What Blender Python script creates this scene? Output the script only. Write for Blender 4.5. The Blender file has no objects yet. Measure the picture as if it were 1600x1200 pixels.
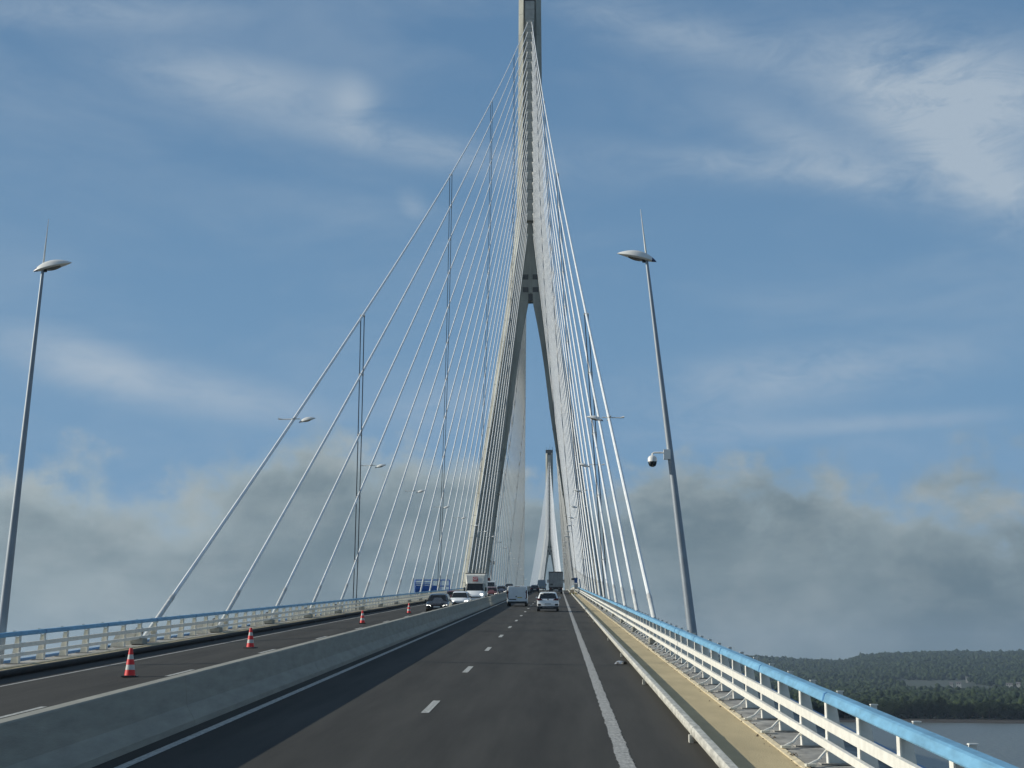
import bpy, bmesh, math, random
import numpy as np
from mathutils import Vector, Matrix
R_ = math.radians
rnd = random.Random(7)
C = bpy.context.scene.collection
sc = bpy.context.scene

# ------------------------------------------------------------------ camera
SLOPE = 0.02                     # cross fall of the roof-shaped deck
cam_d = bpy.data.cameras.new('camera'); cam = bpy.data.objects.new('camera', cam_d); C.objects.link(cam)
cam.location = (6.71, 0.0, 2.606)
cam.rotation_euler = (R_(90 + 10.6), 0, R_(1.7055))
cam_d.sensor_width = 36; cam_d.lens = 2400 / 1600 * 36
cam_d.clip_start = 0.2; cam_d.clip_end = 60000
sc.camera = cam

# ------------------------------------------------------------------ light and sky
SUN_EL, SUN_AZ_BACK = 23.0, 1.0   # sun to the left of the bridge, a touch behind the viewer
sun_dir = Vector((-math.cos(R_(SUN_AZ_BACK)) * math.cos(R_(SUN_EL)), -math.sin(R_(SUN_AZ_BACK)) * math.cos(R_(SUN_EL)), math.sin(R_(SUN_EL))))
sd = bpy.data.lights.new('sun', 'SUN'); sd.energy = 4.4; sd.angle = R_(0.6); sd.color = (1.0, 0.95, 0.83)
so = bpy.data.objects.new('sun', sd); C.objects.link(so)
so.rotation_euler = sun_dir.to_track_quat('Z', 'Y').to_euler()

w = bpy.data.worlds.new('World'); sc.world = w; w.use_nodes = True
nt = w.node_tree; nt.nodes.clear()
def N(t, **k):
    n = nt.nodes.new(t)
    for a, b in k.items():
        setattr(n, a, b)
    return n
def L(a, b): nt.links.new(a, b)
def val(x):
    return x
def M(op, a, b=None, c=None, clamp=False):
    n = N('ShaderNodeMath', operation=op); n.use_clamp = clamp
    for i, v in enumerate((a, b, c)):
        if v is None: continue
        if isinstance(v, (int, float)): n.inputs[i].default_value = v
        else: L(v, n.inputs[i])
    return n.outputs[0]
def smooth(x, a, b):
    n = N('ShaderNodeMapRange', interpolation_type='SMOOTHSTEP')
    L(x, n.inputs[0]); n.inputs[1].default_value = a; n.inputs[2].default_value = b
    return n.outputs[0]
tc = N('ShaderNodeTexCoord'); D = tc.outputs['Generated']
sep = N('ShaderNodeSeparateXYZ'); L(D, sep.inputs[0])
az = M('MULTIPLY', M('ARCTAN2', sep.outputs[0], sep.outputs[1]), 57.29578)
el = M('MULTIPLY', M('ARCSINE', sep.outputs[2]), 57.29578)
def noise(scale3, scale, detail=6, rough=0.55, dist=0.0, off=(0, 0, 0)):
    mp = N('ShaderNodeMapping'); L(D, mp.inputs[0]); mp.inputs['Scale'].default_value = scale3; mp.inputs['Location'].default_value = off
    n = N('ShaderNodeTexNoise'); L(mp.outputs[0], n.inputs['Vector'])
    n.inputs['Scale'].default_value = scale; n.inputs['Detail'].default_value = detail
    n.inputs['Roughness'].default_value = rough; n.inputs['Distortion'].default_value = dist
    return n.outputs[0]
sky = N('ShaderNodeTexSky', sky_type='NISHITA'); sky.sun_disc = False
sky.sun_elevation = R_(SUN_EL); sky.sun_rotation = R_(270 - SUN_AZ_BACK)
sky.altitude = 0; sky.air_density = 1.0; sky.dust_density = 1.0; sky.ozone_density = 1.6
# ---- low bank of grey cloud all round the horizon
n_edge = noise((1, 1, 1.3), 11.0, 10, 0.6, 0.15)
n_big = noise((1, 1, 1.2), 3.2, 3, 0.5, 0.0, (3.1, 1.7, 0.4))
n_puff = noise((1, 1, 1.1), 26.0, 8, 0.58, 0.1, (4.2, 0.7, 2.2))
bound = M('ADD', M('ADD', 7.5, M('MULTIPLY', M('SUBTRACT', n_big, 0.5), 3.0)), M('ADD', M('MULTIPLY', M('SUBTRACT', n_edge, 0.5), 8.0), M('MULTIPLY', M('SUBTRACT', n_puff, 0.5), 5.0)))
def hump(a0, wd, amp):
    u = M('DIVIDE', M('SUBTRACT', az, a0), wd); return M('MULTIPLY', M('EXPONENT', M('MULTIPLY', M('MULTIPLY', u, u), -1.0)), amp)
for a0, wd, amp in ((-7, 3.4, 1.0), (-15.5, 2.6, -.4), (-21, 2.5, .5), (4.5, 2.2, .5), (10.8, 2.8, -.7), (16.8, 2.2, -.3), (40, 8, 2), (-45, 9, 2), (90, 14, -1.5), (-100, 16, 2.0), (150, 12, 2.0)):
    bound = M('ADD', bound, hump(a0, wd, amp))
bank = smooth(M('SUBTRACT', bound, el), -0.9, 1.5)
n_in = noise((1, 1, 1.9), 10.0, 10, 0.6, 0.2, (0.3, 5.0, 1.0))
n_in2 = noise((1, 1, 3.4), 4.5, 8, 0.58, 0.25, (7.3, 2.0, 4.0))
# ---- high thin cloud
def blob(a0, e0, ra, re, rot, soft=1.0):
    c, s = math.cos(R_(rot)), math.sin(R_(rot))
    da = M('SUBTRACT', az, a0); de = M('SUBTRACT', el, e0)
    u = M('DIVIDE', M('ADD', M('MULTIPLY', da, c), M('MULTIPLY', de, s)), ra)
    v = M('DIVIDE', M('SUBTRACT', M('MULTIPLY', de, c), M('MULTIPLY', da, s)), re)
    r2 = M('ADD', M('MULTIPLY', u, u), M('MULTIPLY', v, v))
    return M('MULTIPLY', M('EXPONENT', M('MULTIPLY', r2, -1.0)), soft)
blobs = [(15.2, 20.6, 5.4, 1.9, -16, 1.3), (16.3, 17.4, 4.2, 1.2, -36, 1.1), (10.5, 18.6, 5.0, .9, -26, .6), (-12.4, 21.4, 4.6, 1.1, -4, .75), (-17.5, 23.4, 7.0, .7, 4, .5),
         (-7.9, 20.8, .9, 1.1, 10, .55), (-4.8, 19.2, 6.5, .7, -8, .62), (7.5, 18.4, 5.5, .6, -9, .6), (4.4, 23.4, 4.5, .9, -15, .6), (-5.6, 17.2, .7, .5, -35, .5),
         (-17.6, 11.0, 3.4, 1.0, -12, .8), (-12.4, 9.9, 4.4, .9, -8, .6), (9.5, 10.8, 6.0, 1.0, 4, .75), (12.0, 8.9, 5.0, .35, 2, .5), (5.0, 8.8, 3.5, .9, 0, .4), (-4.6, 9.6, 2.4, 1.3, 10, .45),
         (60, 30, 20, 8, -15, .9), (-60, 28, 22, 7, 10, .9), (120, 30, 20, 6, 0, .8), (-130, 32, 24, 7, 12, .8), (176, 26, 20, 4, 0, .7), (10, 50, 30, 10, -20, .9), (-60, 60, 40, 12, 20, .9), (150, 60, 50, 14, 0, .9)]  # row out of view; overhead clouds enlarged to mute the blue ambient light
acc = None
for b in blobs:
    o = blob(*b); acc = o if acc is None else M('ADD', acc, o)
n_w1 = noise((1.0, 1.3, 2.6), 5.0, 8, 0.56, 0.45, (0.5, 0.2, 0.8))
n_w2 = noise((1.4, 1.0, 3.6), 15.0, 9, 0.7, 0.7, (2.5, 1.2, 0.1))
tex = M('ADD', M('MULTIPLY', n_w1, 1.1), M('MULTIPLY', n_w2, 0.9))
wisp = M('MULTIPLY', acc, smooth(tex, 0.52, 1.22), clamp=True)
veil = M('MULTIPLY', smooth(n_w1, 0.38, 0.72), 0.20)
high = M('MAXIMUM', M('MULTIPLY', wisp, 0.80), veil, clamp=True)
def rgb(r, g, b):
    n = N('ShaderNodeRGB'); n.outputs[0].default_value = (r, g, b, 1); return n.outputs[0]
def mix(f, a, b):
    n = N('ShaderNodeMix', data_type='RGBA'); n.clamp_factor = True
    if isinstance(f, (int, float)): n.inputs[0].default_value = f
    else: L(f, n.inputs[0])
    L(a, n.inputs[6]); L(b, n.inputs[7]); return n.outputs[2]
KS = 10.0                                  # the sky values below are divided by the background strength
hsv = N('ShaderNodeHueSaturation'); L(sky.outputs[0], hsv.inputs['Color']); hsv.inputs['Saturation'].default_value = .9; hsv.inputs['Value'].default_value = 0.46
blue = mix(smooth(el, 28.0, 85.0), mix(smooth(el, 5.0, 29.0), rgb(.168 * KS, .318 * KS, .50 * KS), rgb(.102 * KS, .212 * KS, .375 * KS)), hsv.outputs[0])
cirrus = rgb(.44 * KS, .52 * KS, .60 * KS)
c1 = mix(high, blue, cirrus)
lightc = rgb(.385 * KS, .455 * KS, .47 * KS); darkc = rgb(.120 * KS, .172 * KS, .200 * KS)
# brighter towards the sun's side of the sky, duller away from it; ragged bright tops
shade = M('ADD', M('MULTIPLY', smooth(n_in, 0.34, 0.68), 0.34), M('MULTIPLY', smooth(n_in2, 0.34, 0.68), 0.4))
rim = M('SUBTRACT', 1.0, smooth(M('SUBTRACT', bound, el), -0.4, 3.0))
sunny = M('MULTIPLY', M('SINE', M('DIVIDE', M('SUBTRACT', 0.0, az), 57.29578)), 1.0)
fl = M('ADD', M('ADD', M('MULTIPLY', shade, 0.72), M('MULTIPLY', rim, 0.56)), M('MULTIPLY', sunny, 0.80), clamp=True)
puffs = M('MULTIPLY', smooth(M('ADD', M('MULTIPLY', n_puff, 0.6), M('MULTIPLY', n_in, 0.5)), 0.52, 0.70), M('ADD', M('MULTIPLY', rim, 0.55), 0.16))
bankc = mix(puffs, mix(fl, darkc, lightc), rgb(.45 * KS, .485 * KS, .475 * KS))
c2 = mix(M('MULTIPLY', bank, 0.93), c1, bankc)
bg = N('ShaderNodeBackground'); L(c2, bg.inputs[0]); bg.inputs[1].default_value = 0.1
out = N('ShaderNodeOutputWorld'); L(bg.outputs[0], out.inputs[0])
vs = sc.view_settings; vs.view_transform = 'Standard'; vs.look = 'None'; vs.gamma = 1; vs.exposure = 0; vs.use_curve_mapping = False

# ------------------------------------------------------------------ materials
def mat(name, col, rough=0.7, metal=0.0, var=0.0, vscale=4.0, bump=0.0, bscale=30.0, stretch=(1, 1, 1), spec=0.5, emit=None, estr=0.0, col2=None, coord='Object', alpha=None, coat=0.0):
    m = bpy.data.materials.new(name); m.use_nodes = True; t = m.node_tree; b = t.nodes['Principled BSDF']
    b.inputs['Base Color'].default_value = (*col, 1); b.inputs['Roughness'].default_value = rough; b.inputs['Metallic'].default_value = metal
    b.inputs['Specular IOR Level'].default_value = spec; b.inputs['Coat Weight'].default_value = coat
    if emit: b.inputs['Emission Color'].default_value = (*emit, 1); b.inputs['Emission Strength'].default_value = estr
    if var or bump:
        tc = t.nodes.new('ShaderNodeTexCoord'); mp = t.nodes.new('ShaderNodeMapping'); t.links.new(tc.outputs[coord], mp.inputs[0]); mp.inputs['Scale'].default_value = stretch
    if var:
        n = t.nodes.new('ShaderNodeTexNoise'); t.links.new(mp.outputs[0], n.inputs['Vector']); n.inputs['Scale'].default_value = vscale; n.inputs['Detail'].default_value = 8; n.inputs['Roughness'].default_value = .62
        r = t.nodes.new('ShaderNodeValToRGB'); t.links.new(n.outputs[0], r.inputs[0])
        c2 = col2 or tuple(c * (1 - var) for c in col)
        r.color_ramp.elements[0].position = .33; r.color_ramp.elements[1].position = .68
        r.color_ramp.elements[0].color = (*c2, 1); r.color_ramp.elements[1].color = (*[min(1, c * (1 + var * .35)) for c in col], 1)
        t.links.new(r.outputs[0], b.inputs['Base Color'])
    if bump:
        n = t.nodes.new('ShaderNodeTexNoise'); t.links.new(mp.outputs[0], n.inputs['Vector']); n.inputs['Scale'].default_value = bscale; n.inputs['Detail'].default_value = 5
        bp = t.nodes.new('ShaderNodeBump'); bp.inputs['Strength'].default_value = bump; bp.inputs['Distance'].default_value = .02
        t.links.new(n.outputs[0], bp.inputs['Height']); t.links.new(bp.outputs[0], b.inputs['Normal'])
    return m

def asphalt_mat():
    m = bpy.data.materials.new('asphalt'); m.use_nodes = True; t = m.node_tree; b = t.nodes['Principled BSDF']
    def n(ty, **k):
        x = t.nodes.new(ty)
        for a, v in k.items(): setattr(x, a, v)
        return x
    tc = n('ShaderNodeTexCoord'); sp = n('ShaderNodeSeparateXYZ'); t.links.new(tc.outputs['Object'], sp.inputs[0])
    def nz(scale, st, det=6, rough=.6):
        mp = n('ShaderNodeMapping'); t.links.new(tc.outputs['Object'], mp.inputs[0]); mp.inputs['Scale'].default_value = st
        x = n('ShaderNodeTexNoise'); t.links.new(mp.outputs[0], x.inputs['Vector']); x.inputs['Scale'].default_value = scale; x.inputs['Detail'].default_value = det; x.inputs['Roughness'].default_value = rough
        return x.outputs[0]
    def mth(op, a, bb=None):
        x = n('ShaderNodeMath', operation=op)
        for i, v in enumerate((a, bb)):
            if v is None: continue
            if isinstance(v, (int, float)): x.inputs[i].default_value = v
            else: t.links.new(v, x.inputs[i])
        return x.outputs[0]
    grain = nz(45, (1, .6, 1), 4, .8); blot = nz(.9, (1, .12, 1), 6, .6); streak = nz(2.6, (1, .015, 1), 4, .6)
    # wheel tracks: darker bands repeating across the lanes
    ax = mth('ABSOLUTE', sp.outputs[0]); tr = mth('SINE', mth('MULTIPLY', mth('SUBTRACT', ax, 1.45), 2 * math.pi / 1.8))
    v = mth('ADD', mth('ADD', mth('MULTIPLY', grain, .55), mth('MULTIPLY', blot, .5)), mth('ADD', mth('MULTIPLY', streak, .6), mth('MULTIPLY', tr, .06)))
    sh = mth('MULTIPLY', mth('GREATER_THAN', sp.outputs[0], 7.80), .13); v = mth('ADD', v, sh)
    r = n('ShaderNodeValToRGB'); t.links.new(v, r.inputs[0])
    r.color_ramp.elements[0].position = .45; r.color_ramp.elements[1].position = 1.08
    r.color_ramp.elements[0].color = (.024, .0232, .0205, 1); r.color_ramp.elements[1].color = (.062, .059, .052, 1)
    t.links.new(r.outputs[0], b.inputs['Base Color']); b.inputs['Roughness'].default_value = .88; b.inputs['Specular IOR Level'].default_value = .25
    bp = n('ShaderNodeBump'); bp.inputs['Strength'].default_value = .55; bp.inputs['Distance'].default_value = .012
    t.links.new(nz(90, (1, 1, 1), 3, .7), bp.inputs['Height']); t.links.new(bp.outputs[0], b.inputs['Normal'])
    return m
m_asph = asphalt_mat()
m_paint = mat('road_paint', (.50, .50, .46), .7, var=.45, vscale=9, stretch=(2, .5, 1), bump=.2, bscale=60)
m_paint2 = mat('worn_road_paint', (.46, .45, .42), .75, var=.5, vscale=7, stretch=(3, 1.2, 1), bump=.6, bscale=14)
m_conc = mat('pylon_concrete', (.40, .402, .352), .9, var=.32, vscale=.35, stretch=(1, 1, .25), bump=.3, bscale=3)
m_conc_s = mat('anchorage_concrete', (.46, .46, .42), .85, var=.25, vscale=.6, bump=.2, bscale=5)
m_barr = mat('barrier_concrete', (.33, .325, .28), .92, var=.2, vscale=2.5, stretch=(1, .3, 2.0), bump=.2, bscale=30)
m_plinth = mat('plinth_concrete', (.40, .385, .35), .9, var=.5, vscale=2.2, bump=.5, bscale=14, stretch=(1, .7, 1))
m_walk = mat('ochre_walkway_coating', (.50, .405, .235), .9, var=.16, vscale=1.5, stretch=(1, .3, 1), bump=.35, bscale=40)
m_seam = mat('pale_sealant', (.60, .52, .36), .85, var=.3, vscale=6)
m_rail = mat('guard_rail_paint', (.58, .565, .50), .65, var=.42, vscale=5, stretch=(2, .5, 2), bump=.15, bscale=20)
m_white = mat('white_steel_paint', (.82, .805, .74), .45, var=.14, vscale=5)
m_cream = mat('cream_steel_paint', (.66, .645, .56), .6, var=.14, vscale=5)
m_blue = mat('blue_rail_paint', (.17, .39, .58), .55, var=.28, vscale=6, stretch=(1, .3, 1), bump=.1)
m_blue2 = mat('blue_edge_rail_paint', (.06, .20, .42), .5, var=.25, vscale=2.5, stretch=(1, .3, 1))
m_cable = mat('stay_cable_sheath', (.85, .86, .85), .42, var=.12, vscale=.8, stretch=(1, 1, 1))
m_sleeve = mat('stay_sleeve', (.62, .63, .61), .5, var=.2, vscale=2)
m_rope = mat('tie_rope', (.045, .055, .075), .6)
m_clamp = mat('tie_clamp', (.5, .5, .48), .5)
m_pole = mat('galvanised_pole', (.30, .34, .38), .5, metal=.35, var=.12, vscale=2)
m_pod = mat('lamp_shell', (.82, .81, .77), .35, var=.08, vscale=3)
m_navy = mat('navy_plastic', (.02, .035, .12), .4)
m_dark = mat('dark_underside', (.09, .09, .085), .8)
m_glassl = mat('lamp_lens', (.12, .10, .07), .3)
m_black = mat('black_plastic', (.018, .019, .021), .45)
m_tyre = mat('tyre_rubber', (.02, .02, .02), .85, bump=.2)
m_rim = mat('wheel_rim', (.25, .25, .26), .35, metal=.8)
m_gls = mat('car_glass', (.012, .016, .02), .08, spec=.8)
m_carw = mat('white_car_paint', (.87, .89, .90), .28, coat=.5)
m_vanw = mat('white_van_paint', (.74, .78, .80), .38, coat=.3, var=.08, vscale=2)
m_carb = mat('black_car_paint', (.02, .022, .026), .22, coat=.6)
m_carn = mat('navy_car_paint', (.02, .03, .06), .25, coat=.6)
m_carr = mat('dark_red_car_paint', (.12, .022, .02), .3, coat=.5)
m_cars = mat('grey_blue_van_paint', (.30, .37, .42), .35, coat=.4)
m_tail = mat('tail_lamp', (.10, .008, .012), .25)
m_head = mat('lit_headlamp', (.9, .9, .85), .2, emit=(1.0, .97, .88), estr=3.2)
m_plate = mat('white_number_plate', (.62, .63, .62), .5)
m_platey = mat('yellowish_number_plate', (.55, .47, .16), .5)
m_ink = mat('plate_lettering', (.03, .03, .03), .6)
m_trail = mat('trailer_door_grey', (.35, .355, .345), .6, var=.28, vscale=2.5, stretch=(1, 1, .5), metal=.1)
m_frame = mat('trailer_frame_dark', (.05, .05, .052), .55)
m_box = mat('van_box_panel', (.70, .69, .63), .5, var=.08)
m_logo = mat('red_sticker', (.45, .03, .035), .5)
m_logow = mat('white_sticker_lettering', (.8, .8, .78), .5)
m_cone = mat('cone_red', (.74, .022, .022), .5, var=.12, vscale=8)
m_conew = mat('cone_white_band', (.50, .50, .47), .4)
m_gantry = mat('gantry_blue_paint', (.025, .12, .42), .5, var=.2)
m_tan = mat('beige_cabinet', (.42, .33, .24), .7)
m_yel = mat('yellow_marking_paint', (.5, .42, .1), .7)
m_signb = mat('blue_sign', (.03, .10, .27), .5)
m_scrap = mat('crushed_metal', (.65, .66, .68), .3, metal=.6)
m_bark = mat('tree_bark', (.05, .04, .03), .9)
m_roof = mat('slate_roof', (.12, .11, .11), .8)
m_wallw = mat('rendered_wall', (.34, .335, .31), .8, var=.1)

# ------------------------------------------------------------------ mesh helpers
class MB:
    def __init__(s): s.v = []; s.f = []
    def add(s, vs, fs):
        o = len(s.v); s.v += [tuple(p) for p in vs]; s.f += [tuple(i + o for i in f) for f in fs]; return s
    def box(s, x0, x1, y0, y1, z0, z1):
        return s.add([(x0, y0, z0), (x1, y0, z0), (x1, y1, z0), (x0, y1, z0), (x0, y0, z1), (x1, y0, z1), (x1, y1, z1), (x0, y1, z1)],
                     [(0, 3, 2, 1), (4, 5, 6, 7), (0, 1, 5, 4), (1, 2, 6, 5), (2, 3, 7, 6), (3, 0, 4, 7)])
    def tube(s, pts, rad, n=8, caps=True):
        pts = [Vector(p) for p in pts]
        if isinstance(rad, (int, float)): rad = [rad] * len(pts)
        o = len(s.v); k = len(pts)
        for i, p in enumerate(pts):
            t = (pts[min(i + 1, k - 1)] - pts[max(i - 1, 0)]).normalized()
            a = t.cross(Vector((0, 0, 1)) if abs(t.z) < .95 else Vector((0, 1, 0))).normalized(); b = t.cross(a)
            for j in range(n):
                q = 2 * math.pi * j / n
                s.v.append(tuple(p + a * (math.cos(q) * rad[i]) + b * (math.sin(q) * rad[i])))
        for i in range(k - 1):
            for j in range(n):
                s.f.append((o + i * n + j, o + i * n + (j + 1) % n, o + (i + 1) * n + (j + 1) % n, o + (i + 1) * n + j))
        if caps:
            s.f.append(tuple(o + j for j in range(n))[::-1]); s.f.append(tuple(o + (k - 1) * n + j for j in range(n)))
        return s
    def loft(s, rings, closed=True, caps=True):
        o = len(s.v); n = len(rings[0])
        for r in rings: s.v += [tuple(p) for p in r]
        for i in range(len(rings) - 1):
            for j in range(n if closed else n - 1):
                s.f.append((o + i * n + j, o + i * n + (j + 1) % n, o + (i + 1) * n + (j + 1) % n, o + (i + 1) * n + j))
        if caps and closed:
            s.f.append(tuple(o + j for j in range(n))[::-1]); s.f.append(tuple(o + (len(rings) - 1) * n + j for j in range(n)))
        return s
    def quad(s, *p): return s.add(p, [tuple(range(len(p)))])
    def mesh(s, name, m, smooth=False):
        me = bpy.data.meshes.new(name); me.from_pydata(s.v, [], s.f); me.update()
        bm = bmesh.new(); bm.from_mesh(me); bmesh.ops.recalc_face_normals(bm, faces=bm.faces[:]); bm.to_mesh(me); bm.free()
        if m: me.materials.append(m)
        if smooth:
            for p in me.polygons: p.use_smooth = True
            me.set_sharp_from_angle(angle=R_(40))
        return me
    def build(s, name, m, parent=None, smooth=False, loc=None, **props):
        o = bpy.data.objects.new(name, s.mesh(name, m, smooth)); C.objects.link(o)
        if parent: o.parent = parent
        if loc: o.location = loc
        for k, v in props.items(): o[k] = v
        return o
def inst(name, me, parent=None, loc=(0, 0, 0), rot=(0, 0, 0), scale=(1, 1, 1), **props):
    o = bpy.data.objects.new(name, me); C.objects.link(o); o.location = loc; o.rotation_euler = rot; o.scale = scale
    if parent: o.parent = parent
    for k, v in props.items(): o[k] = v
    return o
def thing(name, label, cat, loc=(0, 0, 0), rot=(0, 0, 0), group=None):
    o = bpy.data.objects.new(name, None); C.objects.link(o); o.location = loc; o.rotation_euler = rot; o.empty_display_size = .2
    o['label'] = label; o['category'] = cat
    if group: o['group'] = group
    return o
def tag(o, label, cat, group=None):
    o['label'] = label; o['category'] = cat
    if group: o['group'] = group
    return o
def copy_tree(o, parent=None):
    c = o.copy(); C.objects.link(c)
    if parent: c.parent = parent
    for ch in o.children: copy_tree(ch, c)
    return c
def ordn(n):
    return ['first', 'second', 'third', 'fourth', 'fifth', 'sixth', 'seventh', 'eighth', 'ninth', 'tenth', 'eleventh', 'twelfth', 'thirteenth', 'fourteenth', 'fifteenth',
            'sixteenth', 'seventeenth', 'eighteenth', 'nineteenth', 'twentieth', 'twenty-first', 'twenty-second', 'twenty-third', 'twenty-fourth', 'twenty-fifth'][n]

# ------------------------------------------------------------------ alignment of the bridge
G = 0.059; P1 = 378.0; P2 = P1 + 856.0; MID = P1 + 428.0; CR0 = 340.0; CR1 = 2 * MID - CR0
def zr(y):
    if y > CR1: return zr(CR1) - G * (y - CR1)
    if y < CR0: return G * y
    return G * CR0 + G * (y - CR0) - G * (y - CR0) ** 2 / (2 * (MID - CR0))
def zd(x, y, h=0.0): return zr(y) - SLOPE * abs(x) + h
SEA = -35.8
YS = [-40 + 5 * i for i in range(66 + 20)] ; YS = [y for y in YS if y < 340] + [340 + 8 * i for i in range(0, 166)]
def strip(mb, xs, hs, y0=None, y1=None, ys=None, flat=None):
    """sweep an open cross-section (x, h) along the bridge"""
    ys = ys or [y for y in YS if (y0 is None or y >= y0) and (y1 is None or y <= y1)]
    rings = [[(x, y, (zd(x, y) if flat is None else zd(flat, y)) + h) for x, h in zip(xs, hs)] for y in ys]
    return mb.loft(rings, closed=False, caps=False)
def solid(mb, prof, y0=-40, y1=1660, ref=None, ys=None):
    ys = ys or [y for y in YS if y0 <= y <= y1]
    rings = [[(x, y, (zd(x, y) if ref is None else zd(ref, y)) + h) for x, h in prof] for y in ys]
    return mb.loft(rings)

# ---- deck box, road, walkways (setting and bridge deck)
deck = thing('bridge_deck', 'long grey concrete bridge deck climbing to the two pylons', 'bridge', (0, 0, 0))
mb = MB(); solid(mb, [(-12.2, -.35), (-12.2, -.75), (-8.5, -2.2), (-3.5, -3.3), (3.5, -3.3), (8.5, -2.2), (12.2, -.75), (12.2, -.35), (9.0, -.28), (0, -.28), (-9.0, -.28)])
mb.build('box_girder', m_plinth, deck)
road = MB(); strip(road, [-9.15, -0.12, 9.15], [0, 0, 0]); road = road.build('road', m_asph); road['kind'] = 'structure'
for s, nm in ((1, 'walkway'), (-1, 'walkway')):
    wk = MB(); solid(wk, [(s * 9.12, -.2), (s * 9.12, .10), (s * 10.22, .10), (s * 10.22, -.2)]); wk = wk.build(nm, m_walk); wk['kind'] = 'structure'
    sm = MB(); ys = [y for y in YS if y < 420]
    solid(sm, [(s * 10.19, .05), (s * 10.19, .125), (s * 10.27, .145), (s * 10.27, .05)], ys=ys); sm.build('sealant_strip', m_seam, wk)
    pl = MB(); solid(pl, [(s * 10.27, -.3), (s * 10.27, .13), (s * 11.15, .13), (s * 11.2, -.05), (s * 12.15, -.12), (s * 12.15, -.34)])
    pl.build('edge_plinth', m_plinth, deck)
    er = MB(); solid(er, [(s * 11.86, .0), (s * 11.86, .13), (s * 12.0, .13), (s * 12.0, .0)]); er.build('outer_edge_rail', m_blue2, deck)
    for k in range(40):
        y = 12 + k * 7.25
        MB().box(s * 11.93 - .03, s * 11.93 + .03, y - .03, y + .03, zd(12, y, -.13), zd(12, y, .01)).build('edge_rail_foot', m_blue2, deck) if k < 24 else None
# expansion joint lines across the road (thin dark steel combs)
# painted markings, 4 mm above the asphalt
def paint(x0, x1, y0, y1, name, m, parent=road):
    n = max(1, int((y1 - y0) / 6)); ys = [y0 + (y1 - y0) * i / n for i in range(n + 1)]
    mb = MB(); rings = [[(x0, y, zd(x0, y, .004)), (x1, y, zd(x1, y, .004))] for y in ys]
    mb.loft(rings, closed=False, caps=False); return mb.build(name, m, parent)
paint(.50, .66, -30, 900, 'edge_line', m_paint)
paint(-.90, -.74, -30, 900, 'edge_line', m_paint)
paint(-7.86, -7.74, -30, 900, 'edge_line', m_paint2)
# right edge line, wide and ribbed with raised bars (audible edge line)
rb = MB(); y = -20.0
while y < 430:
    n = 1
    x0 = 7.60 + rnd.uniform(-.012, .012); x1 = 7.83 + rnd.uniform(-.012, .012)
    rb.add([(x0, y, zd(x0, y, .004)), (x1, y, zd(x1, y, .004)), (x1, y + .5, zd(x1, y + .5, .004)), (x0, y + .5, zd(x0, y + .5, .004))], [(0, 1, 2, 3)])
    if y < 130:
        rb.box(x0 - .015, x1 + .015, y + .2, y + .25, zd(x0, y, -.01), zd(x0, y, .016))
    y += .5
rb.build('ribbed_edge_line', m_paint2, road)
paint(7.60, 7.83, 430, 900, 'edge_line', m_paint2)
for k in range(-2, 34):
    y0 = 31.6 + 13.4 * k
    paint(3.93, 4.09, y0, y0 + 3.1, 'lane_dash', m_paint)
for k in range(-3, 34):
    y0 = 43.4 + 13.4 * k
    paint(-4.31, -4.17, y0, y0 + 3.1, 'lane_dash', m_paint)

# ---- central concrete barrier
bar = thing('concrete_barrier', 'grey concrete safety barrier with sloped sides between the two carriageways', 'barrier')
BX = -.12
ys_b = []
seg = 0; y = -30.0
while y < 900:
    L_ = 14.5 if y < 300 else 120.0
    prof = [(.30, 0), (.30, .10), (.285, .13), (.155, .36), (.115, .86), (.10, .885), (-.10, .885), (-.115, .86), (-.155, .36), (-.285, .13), (-.30, .10), (-.30, 0)]
    mb = MB(); ysx = [y + (L_ - .02) * i / 6 for i in range(7)]
    mb.loft([[(BX + a, yy, zr(yy) + (b if b > 0 else -.05)) for a, b in prof] for yy in ysx])
    mb.build('barrier_segment', m_barr, bar); y += L_

m_rail_shade = mat('rail_shade_tone', (.03, .03, .03), .8, var=.3, vscale=5)  # shade on the left rail and kerb put into a near-black colour
# ---- low guard rails beside the walkways
def rail_prof(cx, hz, w=.080, h=.085, n=12):
    return [(cx + w * math.copysign(abs(math.cos(q)) ** .45, math.cos(q)), hz + h * math.copysign(abs(math.sin(q)) ** .45, math.sin(q))) for q in [2 * math.pi * i / n for i in range(n)]]
for s, lab in ((1, 'low pale rounded guard rail along the right walkway kerb'), (-1, 'low guard rail darkened to show shade along the left edge of the oncoming carriageway')):
    g = thing('guard_rail', lab, 'guard rail')
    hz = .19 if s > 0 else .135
    mr = m_rail if s > 0 else m_rail_shade
    y = 27.0 - 14.5 * 4
    k = 0
    while y < 400:
        y2 = y + 14.5
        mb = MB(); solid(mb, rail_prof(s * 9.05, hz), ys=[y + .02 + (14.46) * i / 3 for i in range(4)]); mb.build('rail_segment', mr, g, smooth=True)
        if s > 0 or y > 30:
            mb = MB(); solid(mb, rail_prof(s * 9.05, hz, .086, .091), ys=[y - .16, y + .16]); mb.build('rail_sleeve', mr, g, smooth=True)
        br = MB(); zz = zd(9, y)
        xo, xi = s * 9.0, s * 8.93
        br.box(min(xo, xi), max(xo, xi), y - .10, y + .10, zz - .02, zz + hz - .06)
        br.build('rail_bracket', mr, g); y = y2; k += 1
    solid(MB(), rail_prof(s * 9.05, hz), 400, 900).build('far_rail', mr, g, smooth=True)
    kb = MB(); solid(kb, [(s * 9.085, -.1), (s * 9.085, .09), (s * 9.125, .11), (s * 9.125, -.1)]); kb.build('kerb_face', m_barr if s > 0 else mr, g)

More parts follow.
